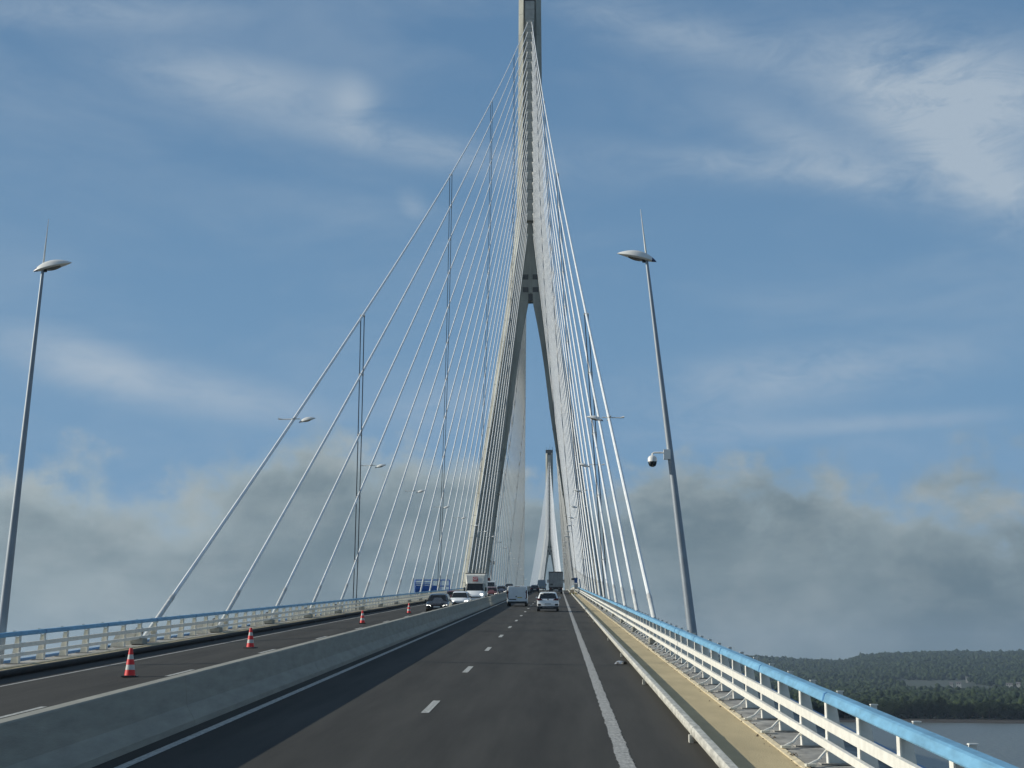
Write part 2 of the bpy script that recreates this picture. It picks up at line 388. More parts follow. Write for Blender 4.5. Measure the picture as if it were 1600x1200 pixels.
# ---- steel parapets with posts, three rails and, on the right, small braces
def make_post_meshes(s):
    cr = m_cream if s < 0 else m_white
    fl = MB(); fl.box(s * 10.62 - .011, s * 10.62 + .011, -.085, .085, .13, 1.02)
    pl = MB()
    xi, xt, xb = s * 10.632, s * 10.76, s * 10.90
    ring = lambda yy: [(xi, yy, .14), (xb, yy, .14), (xb - s * .01, yy, .22), (xt + s * .01, yy, .97), (s * 10.87, yy, 1.03), (s * 10.87, yy, 1.165), (s * 10.79, yy, 1.165), (s * 10.76, yy, .98), (xi, yy, .98)]
    pl.loft([ring(-.012), ring(.012)])
    ba = MB(); ba.box(min(s * 10.5, s * 11.05), max(s * 10.5, s * 11.05), -.14, .14, .128, .148)
    cp = MB(); cp.box(min(s * 10.785, s * 10.88), max(s * 10.785, s * 10.88), -.045, .045, 1.165, 1.18)
    return fl.mesh('post_flange', m_white), pl.mesh('post', cr), ba.mesh('base_plate', m_plinth), cp.mesh('post_cap', m_white)
brace = MB(); brace.tube([(10.60, -.03, .33), (10.44, -.22, .2), (10.27, -.46, .15)], .022, 6); brace_me = brace.mesh('brace', m_white)
foot = MB(); foot.box(10.22, 10.36, -.56, -.38, .128, .165); foot_me = foot.mesh('brace_foot', m_cream)
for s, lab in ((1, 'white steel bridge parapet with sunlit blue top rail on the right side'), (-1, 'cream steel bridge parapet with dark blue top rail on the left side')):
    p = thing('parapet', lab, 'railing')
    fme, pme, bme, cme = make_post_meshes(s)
    for k in range(-8, 0): pass
    y = 25.5 - 2.4167 * 7; posts = []
    while y < 400: posts.append(y); y += 2.4167
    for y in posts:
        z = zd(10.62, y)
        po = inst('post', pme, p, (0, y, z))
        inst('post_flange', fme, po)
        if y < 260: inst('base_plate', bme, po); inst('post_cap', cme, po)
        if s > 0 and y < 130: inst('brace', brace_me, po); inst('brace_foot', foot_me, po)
    far = MB()
    while y < 1300:
        z = zd(10.62, y); far.box(s * 10.62 - .02, s * 10.62 + .02, y - .08, y + .08, z + .1, z + 1.02); y += 2.4167 * 2
    far.build('far_posts', m_cream, p, kind='stuff')
    def rail(nm, x0, x1, h0, h1, m):
        mb = MB(); solid(mb, [(s * x0, h0), (s * x0, h1), (s * x1, h1 + .004), (s * x1, h0)]); mb.build(nm, m, p)
    mb = MB(); solid(mb, [(s * 10.585, 1.015), (s * 10.575, 1.035), (s * 10.605, 1.135), (s * 10.64, 1.155), (s * 10.76, 1.16), (s * 10.78, 1.13), (s * 10.76, 1.0)]); mb.build('top_rail', m_blue, p)
    for k in range(26):
        y = 23.1 + 7.25 * k; z = zd(10.6, y)
        MB().loft([[(s * 10.570, yy, z + 1.03), (s * 10.600, yy, z + 1.140), (s * 10.64, yy, z + 1.158), (s * 10.64, yy, z + 1.03)] for yy in (y - .05, y + .05)]).build('rail_joint', m_blue2, p)
    rail('middle_rail', 10.545, 10.607, .65, .79, m_white)
    rail('lower_rail', 10.545, 10.607, .375, .485, m_white)

# ------------------------------------------------------------------ pylons
CX = .17
def interp(z, tab):
    if z <= tab[0][0]: return tab[0][1]
    for (a, b), (c, d) in zip(tab, tab[1:]):
        if z <= c: return b + (d - b) * (z - a) / (c - a)
    return tab[-1][1]
OW = [(-36, 22.6), (0, 20.3), (22.7, 17.35), (44.5, 13.85), (65.3, 10.45), (80.3, 8.25), (91.7, 6.3), (105.8, 4.7), (115.8, 3.55), (132, 3.15), (176, 2.9)]
IW = [(-36, 15.6), (0, 13.4), (22.7, 10.95), (44.5, 8.0), (66.2, 4.75), (77, 3.5), (86.2, 2.15), (94.5, .55), (97.5, .02)]
SW = [(-36, 15.7), (22.7, 11.0), (55, 6.9), (66.2, 5.9), (77, 4.95), (86.2, 4.1), (94.5, 3.1), (98, 2.75), (115, 1.15), (118, 1.15)]
def leg_ring(s, z):
    ow, iw, sw = interp(z, OW), interp(z, IW), interp(z, SW)
    sw = max(sw, iw + .05)
    k = 1.0 if z < 98 else max(.8, 1 - (z - 98) * .004)
    fm = 2.65 if z < 110 else 2.0
    fr = (1.45 if sw > iw + .1 else fm - .3) if z < 116 else 1.6
    ridge = 3.35 * k; base = 2.0 * k
    half = [(ow, base), (ow - 1.25, ridge), (ow - 1.42, fm), (max(sw, iw), fm), (max(sw, iw) - .03, fr), (iw, fr)]
    ring = half + [(o, -f) for o, f in half[::-1]]
    return [(CX + s * o, f, z) for o, f in ring]
def pylon(Y, which, lab):
    p = thing('bridge_pylon', lab, 'bridge tower', (0, Y, 0))
    zs = [-36]
    while zs[-1] < 170: zs.append(zs[-1] + 5.44)
    zs[-1] = 171.0; zs.append(176.2)
    for s in (-1, 1):
        for a, b in zip(zs, zs[1:]):
            cuts = [a + .035] + [z for z in (98.0, 110.0, 116.0) if a + .3 < z < b - .3 for z in (z - .01, z + .01)] + [b - .035]
            mb = MB(); rings = []
            rings.append([(CX + (x - CX) * .985, f * .97, a) for x, f, z in leg_ring(s, a)])
            for z in cuts: rings.append(leg_ring(s, z))
            rings.append([(CX + (x - CX) * .985, f * .97, b) for x, f, z in leg_ring(s, b)])
            mb.loft(rings); mb.build('leg_segment' if a < 96 else 'mast_segment', m_conc, p)
    # web closing the fork
    web = MB(); web.loft([[(CX - .9, 1.3, 94.6), (CX + .9, 1.3, 94.6), (CX + .9, -1.3, 94.6), (CX - .9, -1.3, 94.6)], [(CX - 2.6, 1.4, 98.5), (CX + 2.6, 1.4, 98.5), (CX + 2.6, -1.4, 98.5), (CX - 2.6, -1.4, 98.5)],
                          [(CX - 1.1, 1.5, 115), (CX + 1.1, 1.5, 115), (CX + 1.1, -1.5, 115), (CX - 1.1, -1.5, 115)]]); web.build('fork_web', m_conc, p)
    for fy in (-1, 1):
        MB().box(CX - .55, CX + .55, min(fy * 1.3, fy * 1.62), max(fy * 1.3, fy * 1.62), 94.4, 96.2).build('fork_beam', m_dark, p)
        MB().box(CX - .28, CX + .28, min(fy * 1.3, fy * 1.66), max(fy * 1.3, fy * 1.66), 96.4, 104.5).build('web_rib', m_conc, p)
        for zc in (97.3, 100.6):
            for sx in (-1, 1):
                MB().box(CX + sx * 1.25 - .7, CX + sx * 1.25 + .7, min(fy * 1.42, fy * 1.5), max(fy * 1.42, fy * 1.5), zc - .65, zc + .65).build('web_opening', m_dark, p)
        # stacked anchorage core carrying the cable sockets
        z = 115.0; k = 0
        while z < 174.0:
            hgt = min(2.72, 174.4 - z)
            wdt = 1.12 if z < 169 else 1.2
            f0, f1 = 1.5, 2.85
            mb = MB(); mb.loft([[(CX - wdt * .96, min(fy * f0, fy * f1), z + .06), (CX + wdt * .96, min(fy * f0, fy * f1), z + .06), (CX + wdt * .96, max(fy * f0, fy * f1), z + .06), (CX - wdt * .96, max(fy * f0, fy * f1), z + .06)],
                                [(CX - wdt, min(fy * f0, fy * f1), z + hgt - .02), (CX + wdt, min(fy * f0, fy * f1), z + hgt - .02), (CX + wdt, max(fy * f0, fy * f1), z + hgt - .02), (CX - wdt, max(fy * f0, fy * f1), z + hgt - .02)]])
            mb.build('anchorage_block', m_conc_s, p); z += 2.72; k += 1
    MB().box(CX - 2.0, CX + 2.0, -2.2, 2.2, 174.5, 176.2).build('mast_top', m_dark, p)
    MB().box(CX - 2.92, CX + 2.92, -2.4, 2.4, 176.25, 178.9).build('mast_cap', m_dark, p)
    for dx, h in ((-2.4, 2.5), (-.8, 1.5), (.5, 4.2), (2.6, 2.6)):
        MB().tube([(CX + dx, 0, 178.9), (CX + dx, 0, 178.9 + h)], .09, 6).build('mast_antenna', m_frame, p)
    # cross beam under the deck
    zb = zr(Y)
    MB().box(-12.8, 13.1, -2.0, 2.0, zb - 7.5, zb - 3.9).build('cross_beam', m_conc, p)
    return p
pylon(P1, 'near', 'near tall concrete forked bridge pylon that fills the middle of the view')
pylon(P2, 'far', 'small distant forked bridge pylon seen behind the lorry')
# ------------------------------------------------------------------ stay cables
fans = []
def cable_pts(A, B, sag, n):
    A, B = Vector(A), Vector(B)
    return [A + (B - A) * t - Vector((0, 0, 4 * sag * t * (1 - t))) for t in [i / n for i in range(n + 1)]]
def fan(name, Yp, sgn, ydeck, nseg, where, near):
    """sgn -1: deck anchors before the pylon, +1 beyond it"""
    res = {}
    N_ = len(ydeck)
    for s, side in ((-1, 'left'), (1, 'right')):
        lst = []
        for i, ya in enumerate(ydeck):           # i = 0 is the longest stay
            Ax = s * 10.97
            A = (Ax, ya, zd(Ax, ya, -.1)); B = (CX + s * (.55 + .011 * i), Yp + sgn * 2.95, 168.3 - 2.72 * i)
            Lh = abs(Yp - ya); sag = 4.1 * (Lh / 312.0) ** 2
            pts = cable_pts(A, B, sag, nseg)
            r = .096 if near else .115
            cab = MB(); cab.tube(pts, r, 8 if near else 5)
            c = cab.build('stay_cable', m_cable, None, smooth=True)
            if near == 2:
                lab = f'white stay cable of the {side} near fan, {ordn(i)} counted from the viewer'
            else:
                lab = f'white stay cable of the {side} {where} fan, {ordn(i)} counted from its longest'
            tag(c, lab, 'bridge cable', 'stay cables of the bridge')
            if near == 2 or (near == 1 and i % 1 == 0):
                d = (pts[1] - pts[0]).normalized()
                A_ = Vector(A)
                if near == 2:
                    MB().tube([A_, A_ + d * 5.6, A_ + d * 5.9], [.112, .108, .09], 10).build('lower_sleeve', m_sleeve, c, smooth=True)
                    MB().tube([A_ + d * 5.2, A_ + d * 5.6], .117, 10).build('sleeve_collar', m_clamp, c, smooth=True)
                e = (pts[-2] - pts[-1]).normalized(); B_ = Vector(B)
                MB().tube([B_ - e * .3, B_ + e * .3], .19, 8).build('upper_socket', m_white, c, smooth=True)
            lst.append((pts, s))
        res[s] = lst
    return res
yn = [64.8 + 14.5 * i for i in range(11)]; yn += [yn[-1] + 13.9 * (i + 1) for i in range(11)]
ym = [P1 + 19 + 17.9 * (22 - i) for i in range(23)]
F1 = fan('near', P1, -1, yn, 28, 'near', 2)
F2 = fan('mid', P1, 1, ym, 18, 'main span, near pylon', 1)
F3 = fan('mid2', P2, -1, [2 * MID - y for y in ym], 14, 'main span, far pylon', 0)
F4 = fan('farb', P2, 1, [2 * MID - y for y in yn], 12, 'back span, far pylon', 0)

# anchor blocks at the foot of the near stays
for s, side in ((-1, 'left'), (1, 'right')):
    for i, y in enumerate(yn):
        z = zd(11, y)
        t = thing('anchor_block', f'weathered concrete block at the foot of the {ordn(i)} stay cable on the {side}', 'anchor block', (s * 11.05, y, z), group='anchor blocks of the near stays')
        mb = MB(); mb.loft([[(s * -.12, -1.0, .0), (s * .75, -1.0, .0), (s * .75, .55, .0), (s * -.12, .55, .0)], [(s * -.1, -.35, .55), (s * .7, -.35, .55), (s * .7, .55, .62), (s * -.1, .55, .62)]])
        mb.build('wedge', m_barr, t)
        mb = MB(); mb.box(*sorted((s * -.62, s * -.14)), -1.15, -.35, .12, .36); mb.build('drain_box', m_barr, t)
        mb = MB(); mb.tube([(0, .1, .35), (0, .72, .72)], .19, 10); mb.build('guide_pipe', m_frame, t)

# cross ties joining the stays
def tie(F, s, y0, k, lab, tops=0, sgn=1):
    P = []
    pts0 = F[s][tops][0]
    # start point on the outermost stay
    a = None
    for p, q in zip(pts0, pts0[1:]):
        if (p.y - y0) * (q.y - y0) <= 0:
            t = (y0 - p.y) / (q.y - p.y + 1e-9); a = p.lerp(q, t); break
    if a is None: return
    P.append(a)
    for (pts, _) in F[s][tops + 1:]:
        g = lambda p: (p.y - y0) - sgn * k * (a.z - p.z)
        for p, q in zip(pts, pts[1:]):
            if g(p) * g(q) <= 0:
                t = g(p) / (g(p) - g(q) + 1e-12); r = p.lerp(q, t)
                if r.z < P[-1].z: P.append(r)
                break
    # foot on the deck edge
    yf = y0 + sgn * k * (a.z - zr(y0 + sgn * k * (a.z - zr(y0)))) ; P.append(Vector((s * 10.97, yf, zd(11, yf, .2))))
    t = thing('cross_tie', lab, 'cross tie', tuple(a), group='dark cross ties between the stays')
    for dx in (-.14, .14):
        MB().tube([(p.x + dx - a.x, p.y - a.y, p.z - a.z) for p in P], .042, 5).build('tie_rope', m_rope, t, smooth=True)
    for p in P[:-1]:
        MB().tube([(p.x - .2 - a.x, p.y - a.y, p.z - a.z), (p.x + .2 - a.x, p.y - a.y, p.z - a.z)], .10, 8).build('clamp', m_clamp, t)
for s, side in ((-1, 'left'), (1, 'right')):
    for j, (y0, k) in enumerate(((121.2, .56), (188.5, .75), (255.0, .8), (318, .7))):
        tie(F1, s, y0, k, f'pair of dark tie ropes crossing the {side} near fan, {ordn(j)} from the viewer')
    for j, (y0, k) in enumerate(((740, .5), (650, .6), (560, .7), (470, .7))):
        tie(F2, s, y0, k, f'pair of dark tie ropes crossing the {side} main span fan, {ordn(3 - j)} beyond the near pylon', sgn=-1)

# ------------------------------------------------------------------ street lamps
def pod_mesh():
    """almond shaped lamp shell pointing along -x, pole socket at x = 0"""
    top = MB(); n = 12; st = []
    for i in range(17):
        u = i / 16; x = .36 - 1.36 * u
        wv = max(.004, (math.sin(math.pi * min(1, u * 1.02 + .0)) ** .75)) * .21
        zt = math.sin(math.pi * u) ** .8 * .25 * (1.1 - .25 * u); zc = -.10 + .12 * u ** .85
        ring = []
        for j in range(n):
            q = 2 * math.pi * j / n
            c_, s_ = math.cos(q), math.sin(q)
            ring.append((x, wv * c_, zc + (zt * s_ if s_ > 0 else zt * .22 * s_)))
        st.append(ring)
    a = MB().loft(st[2:]).mesh('lamp_shell', m_pod, True)
    tail = MB().loft([[(r[0] * 1.0, r[1], r[2]) for r in ring] for ring in st[:3]]).mesh('tail_tip', m_navy, True)
    und = MB(); pts = st[4:13]
    und.loft([[(r[0][0], wv * .55, r[0][2] - .085 * k_), (r[0][0], -wv * .55, r[0][2] - .085 * k_), (r[0][0], -wv * .5, r[0][2] - .02), (r[0][0], wv * .5, r[0][2] - .02)] for i_, r in enumerate(pts) for k_ in (math.sin(math.pi * (i_ + .8) / 9.6),) for wv in (r[0][1],)])
    return a, tail, und.mesh('lamp_lens', m_glassl)
POD = pod_mesh()
sen = MB(); sen.tube([(.05, 0, -.17), (.05, 0, -.10)], .055, 8); SENS = sen.mesh('photocell', m_black)
def street_lamp(xb, xt, y, htop, s, lab):
    zb = zd(11.2, y, -.15)
    t = thing('street_lamp', lab, 'street lamp', (xb, y, zb), group='tall street lamps outside the parapets')
    H = htop + zr(y) - zb
    MB().tube([(0, 0, 0), ((xt - xb) * .5, 0, H * .5), (xt - xb, 0, H)], [.165, .105, .05], 14).build('pole', m_pole, t, smooth=True)
    hd = inst('lamp_shell', POD[0], t, (xt - xb, 0, H + .06), (0, R_(8), 0 if s > 0 else math.pi))
    inst('tail_tip', POD[1], hd); inst('lamp_lens', POD[2], hd); inst('photocell', SENS, hd, (-.12, 0, 0))
    lean = (xt - xb) / H
    MB().tube([(xt - xb, 0, H + .1), (xt - xb + lean * 1.7, 0, H + 1.75)], [.035, .008], 6).build('spike', m_white, t, smooth=True)
    return t, zb
L1, zb = street_lamp(11.12, 9.73, 49.9, 13.22, 1, 'tall grey street lamp on the right with a dome camera on its pole')
street_lamp(-11.40, -10.66, 49.9, 13.05, -1, 'tall grey street lamp at the left edge with pointed white head')
# dome camera clamped to the right lamp
dc = thing('dome_camera', 'white dome camera with dark bowl on an arm from the right lamp pole', 'camera', (10.28, 49.9, 2.95 + 6.62))
MB().box(-.10, .12, -.12, .06, -.16, .16).build('bracket', m_pod, dc)
MB().tube([(-.08, -.06, .06), (-.42, -.06, .06), (-.47, -.06, .02), (-.47, -.06, -.05)], .03, 8).build('arm', m_pod, dc, smooth=True)
MB().loft([[(-.47 + r * math.cos(q), -.06 + r * math.sin(q), z) for q in [2 * math.pi * i / 16 for i in range(16)]] for r, z in ((.05, -.03), (.11, -.06), (.15, -.12), (.152, -.24))]).build('housing', m_pod, dc, smooth=True)
MB().loft([[(-.47 + r * math.cos(q), -.06 + r * math.sin(q), z) for q in [2 * math.pi * i / 16 for i in range(16)]] for r, z in ((.14, -.24), (.135, -.31), (.10, -.38), (.03, -.41))]).build('dome', m_gls, dc, smooth=True)
# lamps hung on the stays
def cable_lamp(F, s, i, h, lab, near=True):
    pts = F[s][i][0]
    for p, q in zip(pts, pts[1:]):
        hp, hq = p.z - zr(p.y), q.z - zr(q.y)
        if (hp - h) * (hq - h) <= 0:
            c = p.lerp(q, (h - hp) / (hq - hp)); break
    else: return
    t = thing('stay_lamp', lab, 'street lamp', tuple(c), group='lamps hung on the stay cables')
    hd = inst('lamp_shell', POD[0], t, (-s * .62, 0, -.06), (0, R_(10), 0 if s > 0 else math.pi), (.82, .9, .85))
    inst('tail_tip', POD[1], hd); inst('lamp_lens', POD[2], hd)
    MB().tube([(-s * .45, 0, .06), (s * .75, 0, .03)], .035, 6).build('arm', m_pod, t)
    MB().tube([(s * .62, 0, .02), (s * .95, 0, .07)], [.03, .07], 6).build('counterweight', m_pod, t)
    MB().tube([(-.1, 0, -.14), (0, -.25, .0), (.1, 0, .14)], .05, 6).build('clamp', m_clamp, t)
for s, side in ((-1, 'left'), (1, 'right')):
    for j, i in enumerate(range(0, 22, 3)):
        cable_lamp(F1, s, i, 12.6, f'white lamp hung on the {ordn(i)} stay of the {side} near fan')
    for j, i in enumerate(range(21, -1, -3)):
        cable_lamp(F2, s, i, 12.6, f'small white lamp on the {side} main span stays, {ordn(j)} beyond the near pylon')
    for j, i in enumerate(range(0, 23, 3)):
        cable_lamp(F3, s, i, 12.6, f'tiny white lamp on the {side} stays of the far pylon, {ordn(j)} from mid span')

# ------------------------------------------------------------------ vehicles (local frame: +y is travel direction, origin on the road under the centre)
PITCH = lambda y: math.atan((zr(y + 2) - zr(y - 2)) / 4)
def wheel(parent, x, y, r=.33, w=.22):
    t = MB().tube([(x - w / 2, y, r), (x + w / 2, y, r)], r, 18).build('wheel', m_tyre, parent, smooth=True)
    sgn = 1 if x > 0 else -1
    MB().tube([(x + sgn * (w / 2 - .02), y, r), (x + sgn * (w / 2 + .012), y, r)], r * .62, 12).build('rim', m_rim, t)
def section(y, wlo, wmid, wbelt, wroof, z0, zmid, zbelt, zroof, wsh=None):
    """closed ring of the car body at station y (bottom, sill, side, belt, roof)"""
    h = [(wlo * .86, z0), (wlo, z0 + .08), (wmid, zmid), (wbelt, zbelt), (wroof + .03, zroof - .07), (wroof - .09, zroof - .01), (wroof * .4, zroof)]
    return [(x, y, z) for x, z in h] + [(-x, y, z) for x, z in h[::-1]]
def car(name, lab, X, Y, heading, paint_m, W=1.8, H=1.5, Ln=4.3, kind='hatch', lights=None, plate=None, group='cars and vans driving over the bridge', cat='car', lower=None):
    t = thing(name, lab, cat, (X, Y, zd(X, Y, .004)), (PITCH(Y) * (1 if heading > 0 else -1), 0, 0 if heading > 0 else math.pi), group)
    hw = W / 2; hl = Ln / 2
    zb = {'sedan': .61, 'suv': .66, 'hatch': .60}[kind] * H
    if kind in ('hatch', 'suv'):
        S_ = [(-hl, .86, .92, .80, .66, .42, .62, .86, .90), (-hl + .06, .93, .98, .90, .74, .26, .62, zb, zb + .04), (-hl + .32, .97, 1, .95, .70, .22, .64, zb + .01, H - .16), (-hl + .75, .98, 1, .95, .70, .22, .64, zb, H - .02),
              (0, 1, 1, .95, .72, .2, .64, zb - .02, H), (hl * .35, 1, 1, .95, .68, .2, .64, zb - .04, H - .10), (hl * .62, .98, 1, .93, .80, .2, .62, zb - .08, zb + .02), (hl - .25, .95, .98, .88, .72, .22, .58, zb - .16, zb - .10), (hl, .80, .88, .74, .55, .3, .5, zb - .32, zb - .28)]
    elif kind == 'sedan':
        S_ = [(-hl, .84, .90, .78, .6, .4, .6, .82, .86), (-hl + .1, .93, .97, .88, .7, .26, .62, zb + .0, zb + .05), (-hl + .7, .97, 1, .94, .70, .22, .64, zb + .02, zb + .18), (-hl + 1.4, .98, 1, .95, .68, .22, .64, zb, H - .06),
              (0, 1, 1, .95, .70, .2, .64, zb - .02, H), (hl * .35, 1, 1, .95, .66, .2, .64, zb - .04, H - .14), (hl * .60, .98, 1, .92, .78, .2, .6, zb - .1, zb - .01), (hl - .3, .95, .97, .86, .66, .2, .54, zb - .2, zb - .13), (hl, .80, .88, .74, .5, .28, .46, zb - .34, zb - .30)]
    body = MB().loft([section(y, a * hw, b * hw, c * hw, d * hw, z0, zm, zbl, zrf) for y, a, b, c, d, z0, zm, zbl, zrf in S_]).build('body', paint_m, t, smooth=True)
    # glass, 6 mm proud of the body
    def pane(nm, *p): return MB().quad(*p).build(nm, m_gls, body)
    g = .012
    y0, y1 = -hl + .10, -hl + .36
    if kind == 'sedan': y0, y1 = -hl + .72, -hl + 1.36; z0_, z1_ = zb + .19, H - .10
    else: z0_, z1_ = zb + .03, H - .17
    pane('rear_window', (-hw * .70, y0 - g, z0_), (hw * .70, y0 - g, z0_), (hw * .60, y1 - g - .03, z1_), (-hw * .60, y1 - g - .03, z1_)) if kind == 'sedan' else \
        MB().loft([[(-hw * .80, y0 - .06, z0_ - .01), (hw * .80, y0 - .06, z0_ - .01), (hw * .68, y1 - .09, z1_ + .03), (-hw * .68, y1 - .09, z1_ + .03)], [(-hw * .72, y0 + .3, z0_), (hw * .72, y0 + .3, z0_), (hw * .6, y1 + .3, z1_), (-hw * .6, y1 + .3, z1_)]]).build('rear_window', m_gls, body)
    yw0, yw1 = hl * .62, hl * .35
    MB().loft([[(-hw * .82, yw0 + .02, zb + .0), (hw * .82, yw0 + .02, zb + .0), (hw * .64, yw1 + .03, H - .12), (-hw * .64, yw1 + .03, H - .12)], [(-hw * .80, yw0 - .2, zb - .02), (hw * .80, yw0 - .2, zb - .02), (hw * .62, yw1 - .2, H - .14), (-hw * .62, yw1 - .2, H - .14)]]).build('windscreen', m_gls, body)
    for sx in (-1, 1):
        MB().quad((sx * (hw * .955 + g), -hl + .75, zb + .02), (sx * (hw * .955 + g), hl * .5, zb - .03), (sx * (hw * .72 + .035), hl * .32, H - .16), (sx * (hw * .73 + .035), -hl + .95, H - .12)).build('side_window', m_gls, body)
        MB().box(sx * (hw + .05) - .07, sx * (hw + .05) + .07, hl * .45, hl * .45 + .12, zb + .0, zb + .13).build('mirror', paint_m if heading > 0 else m_black, t)
        for yy in (-hl + .78, hl - .82): wheel(t, sx * (hw - .13), yy)
        # rear lamps
        MB().loft([[(sx * hw * .46, -hl - .03, zb - .12), (sx * hw * .95, -hl - .02, zb - .14), (sx * hw * .93, -hl + .0, zb + .05), (sx * hw * .60, -hl - .03, zb + .0)],
                   [(sx * hw * .46, -hl + .12, zb - .12), (sx * hw * 1.0, -hl + .3, zb - .12), (sx * hw * .98, -hl + .3, zb + .05), (sx * hw * .60, -hl + .12, zb + .0)]]).build('tail_lamp', m_tail, t)
        hm = m_head if lights else m_gls
        MB().loft([[(sx * hw * .50, hl + .012, zb - .40), (sx * hw * .86, hl - .06, zb - .38), (sx * hw * .88, hl - .08, zb - .27), (sx * hw * .56, hl + .0, zb - .31)],
                   [(sx * hw * .50, hl - .1, zb - .40), (sx * hw * .90, hl - .22, zb - .38), (sx * hw * .9, hl - .22, zb - .27), (sx * hw * .56, hl - .1, zb - .31)]]).build('headlight', hm, t)
        MB().box(sx * hw * .78 - .13, sx * hw * .78 + .13, -hl - .03, -hl + .06, .50, .63).build('reflector', m_black, t)
    MB().loft([[(-hw * .93, -hl - .03, .20), (hw * .93, -hl - .03, .20), (hw * .97, -hl - .03, .44), (-hw * .97, -hl - .03, .44)], [(-hw * .97, -hl + .3, .20), (hw * .97, -hl + .3, .20), (hw * .99, -hl + .3, .44), (-hw * .99, -hl + .3, .44)]]).build('rear_bumper', m_black, t)
    MB().box(-hw * .62, hw * .62, hl - .05, hl + .02, .26, .46).build('front_grille', m_black, t)
    MB().box(-.26, .26, -hl - .045, -hl + .03, .60 if plate != 'low' else .46, .71 if plate != 'low' else .57).build('number_plate', m_plate, t)
    MB().box(-.26, .26, hl - .02, hl + .03, .40, .51).build('number_plate', m_plate, t)
    if kind == 'suv':
        MB().loft([[(-hw * .60, -hl + .22, H - .05), (hw * .60, -hl + .22, H - .05), (hw * .60, -hl + .62, H + .015), (-hw * .60, -hl + .62, H + .015)], [(-hw * .60, -hl + .22, H - .09), (hw * .60, -hl + .22, H - .09), (hw * .60, -hl + .62, H - .04), (-hw * .60, -hl + .62, H - .04)]]).build('roof_spoiler', paint_m, t)
        MB().tube([(0, -hl + .9, H), (0, -hl + .8, H + .14)], .012, 5).build('aerial', m_black, t)
        MB().tube([(0, -hl + .02, zb - .05), (0, -hl - .03, zb - .05)], .06, 12).build('badge', m_rim, t)
        MB().box(-hw * .5, hw * .5, -hl - .045, -hl, .30, .34).build('bumper_trim', m_rim, t)
    return t
def text(s, size, loc, rot, m, parent, name='lettering', ext=.004, align='CENTER'):
    cu = bpy.data.curves.new(name, 'FONT'); cu.body = s; cu.size = size; cu.extrude = ext; cu.align_x = align; cu.align_y = 'CENTER'; cu.offset = size * .02
    tmp = bpy.data.objects.new(name, cu); me = bpy.data.meshes.new_from_object(tmp)
    bpy.data.objects.remove(tmp); me.materials.clear(); me.materials.append(m)
    return inst(name, me, parent, loc, rot)
# -- driving away
suv = car('white_suv', 'white compact SUV driving ahead in the right lane', 5.86, 129 + 2.1, 1, m_carw, 1.84, 1.60, 4.3, 'suv')
car('dark_hatchback', 'dark blue car driving away beyond the white van', 2.35, 291.5, 1, m_carn, 1.78, 1.5, 4.2, 'hatch')
def van(name, lab, X, Y, paint_m, W=1.95, H=1.95, Ln=4.9):
    t = thing(name, lab, 'van', (X, Y, zd(X, Y, .004)), (PITCH(Y), 0, 0), 'cars and vans driving over the bridge')
    hw, hl = W / 2, Ln / 2
    def sec(y, wl, wt, z0, z1): return [(wl * .97, y, z0), (wl, y, z0 + .1), (wl, y, (z0 + z1) * .5), (wt, y, z1 - .10), (wt - .08, y, z1 - .015), (0, y, z1), (-(wt - .08), y, z1 - .015), (-wt, y, z1 - .10), (-wl, y, (z0 + z1) * .5), (-wl, y, z0 + .1), (-wl * .97, y, z0)]
    b = MB().loft([sec(-hl, hw * .97, hw * .90, .34, H - .02), sec(-hl + .05, hw, hw * .93, .3, H), sec(hl * .35, hw, hw * .93, .25, H), sec(hl * .55, hw, hw * .9, .25, H - .15), sec(hl * .82, hw * .97, hw * .9, .25, 1.15), sec(hl, hw * .88, hw * .75, .3, .8)]).build('body', paint_m, t, smooth=True)
    for sx, wdt in ((-1, .03), (1, .0)):
        d = MB().box(*sorted((sx * .012, sx * (hw * .86))), -hl - .03, -hl + .01, .48, H - .14).build('rear_door', paint_m, t)
        MB().box(*sorted((sx * hw * .89, sx * hw * .985)), -hl - .035, -hl + .05, .78, 1.55).build('tail_lamp', m_tail, t)
        for zz in (.7, 1.3): MB().box(*sorted((sx * hw * .83, sx * hw * .90)), -hl - .045, -hl, zz, zz + .10).build('hinge', m_frame, d)
        MB().box(sx * (hw + .10) - .09, sx * (hw + .10) + .09, hl * .5, hl * .5 + .12, 1.12, 1.4).build('mirror', m_black, t)
        for yy in (-hl + .75, hl - .85): wheel(t, sx * (hw - .13), yy, .33)
    MB().box(-hw * .97, hw * .97, -hl - .09, -hl + .08, .28, .47).build('rear_bumper', m_black, t)
    MB().box(-.24, .24, -hl - .055, -hl - .02, H - .06, H - .02).build('high_brake_light', m_tail, t)
    MB().box(-hw * .80, -hw * .10, -hl - .045, -hl - .02, .62, .71).build('dark_panel', m_ink, t)
    MB().box(.02, .5, -hl - .045, -hl - .02, .80, .89).build('number_plate', m_platey, t)
    MB().box(-.14, -.04, -hl - .06, -hl - .02, .88, 1.0).build('handle', m_black, t)
    MB().loft([[(-hw * .86, hl * .82 + .02, 1.17), (hw * .86, hl * .82 + .02, 1.17), (hw * .82, hl * .57, H - .2), (-hw * .82, hl * .57, H - .2)], [(-hw * .86, hl * .82 - .2, 1.17), (hw * .86, hl * .82 - .2, 1.17), (hw * .82, hl * .57 - .2, H - .2), (-hw * .82, hl * .57 - .2, H - .2)]]).build('windscreen', m_gls, t)
    return t
van('white_van', 'white panel van seen from behind in the left lane beside the barrier', 2.74, 150 + 2.45, m_vanw)
van('grey_van', 'pale grey-blue rounded van far ahead, left of the lorry', 2.65, 385, m_cars, 2.05, 2.5, 5.6)
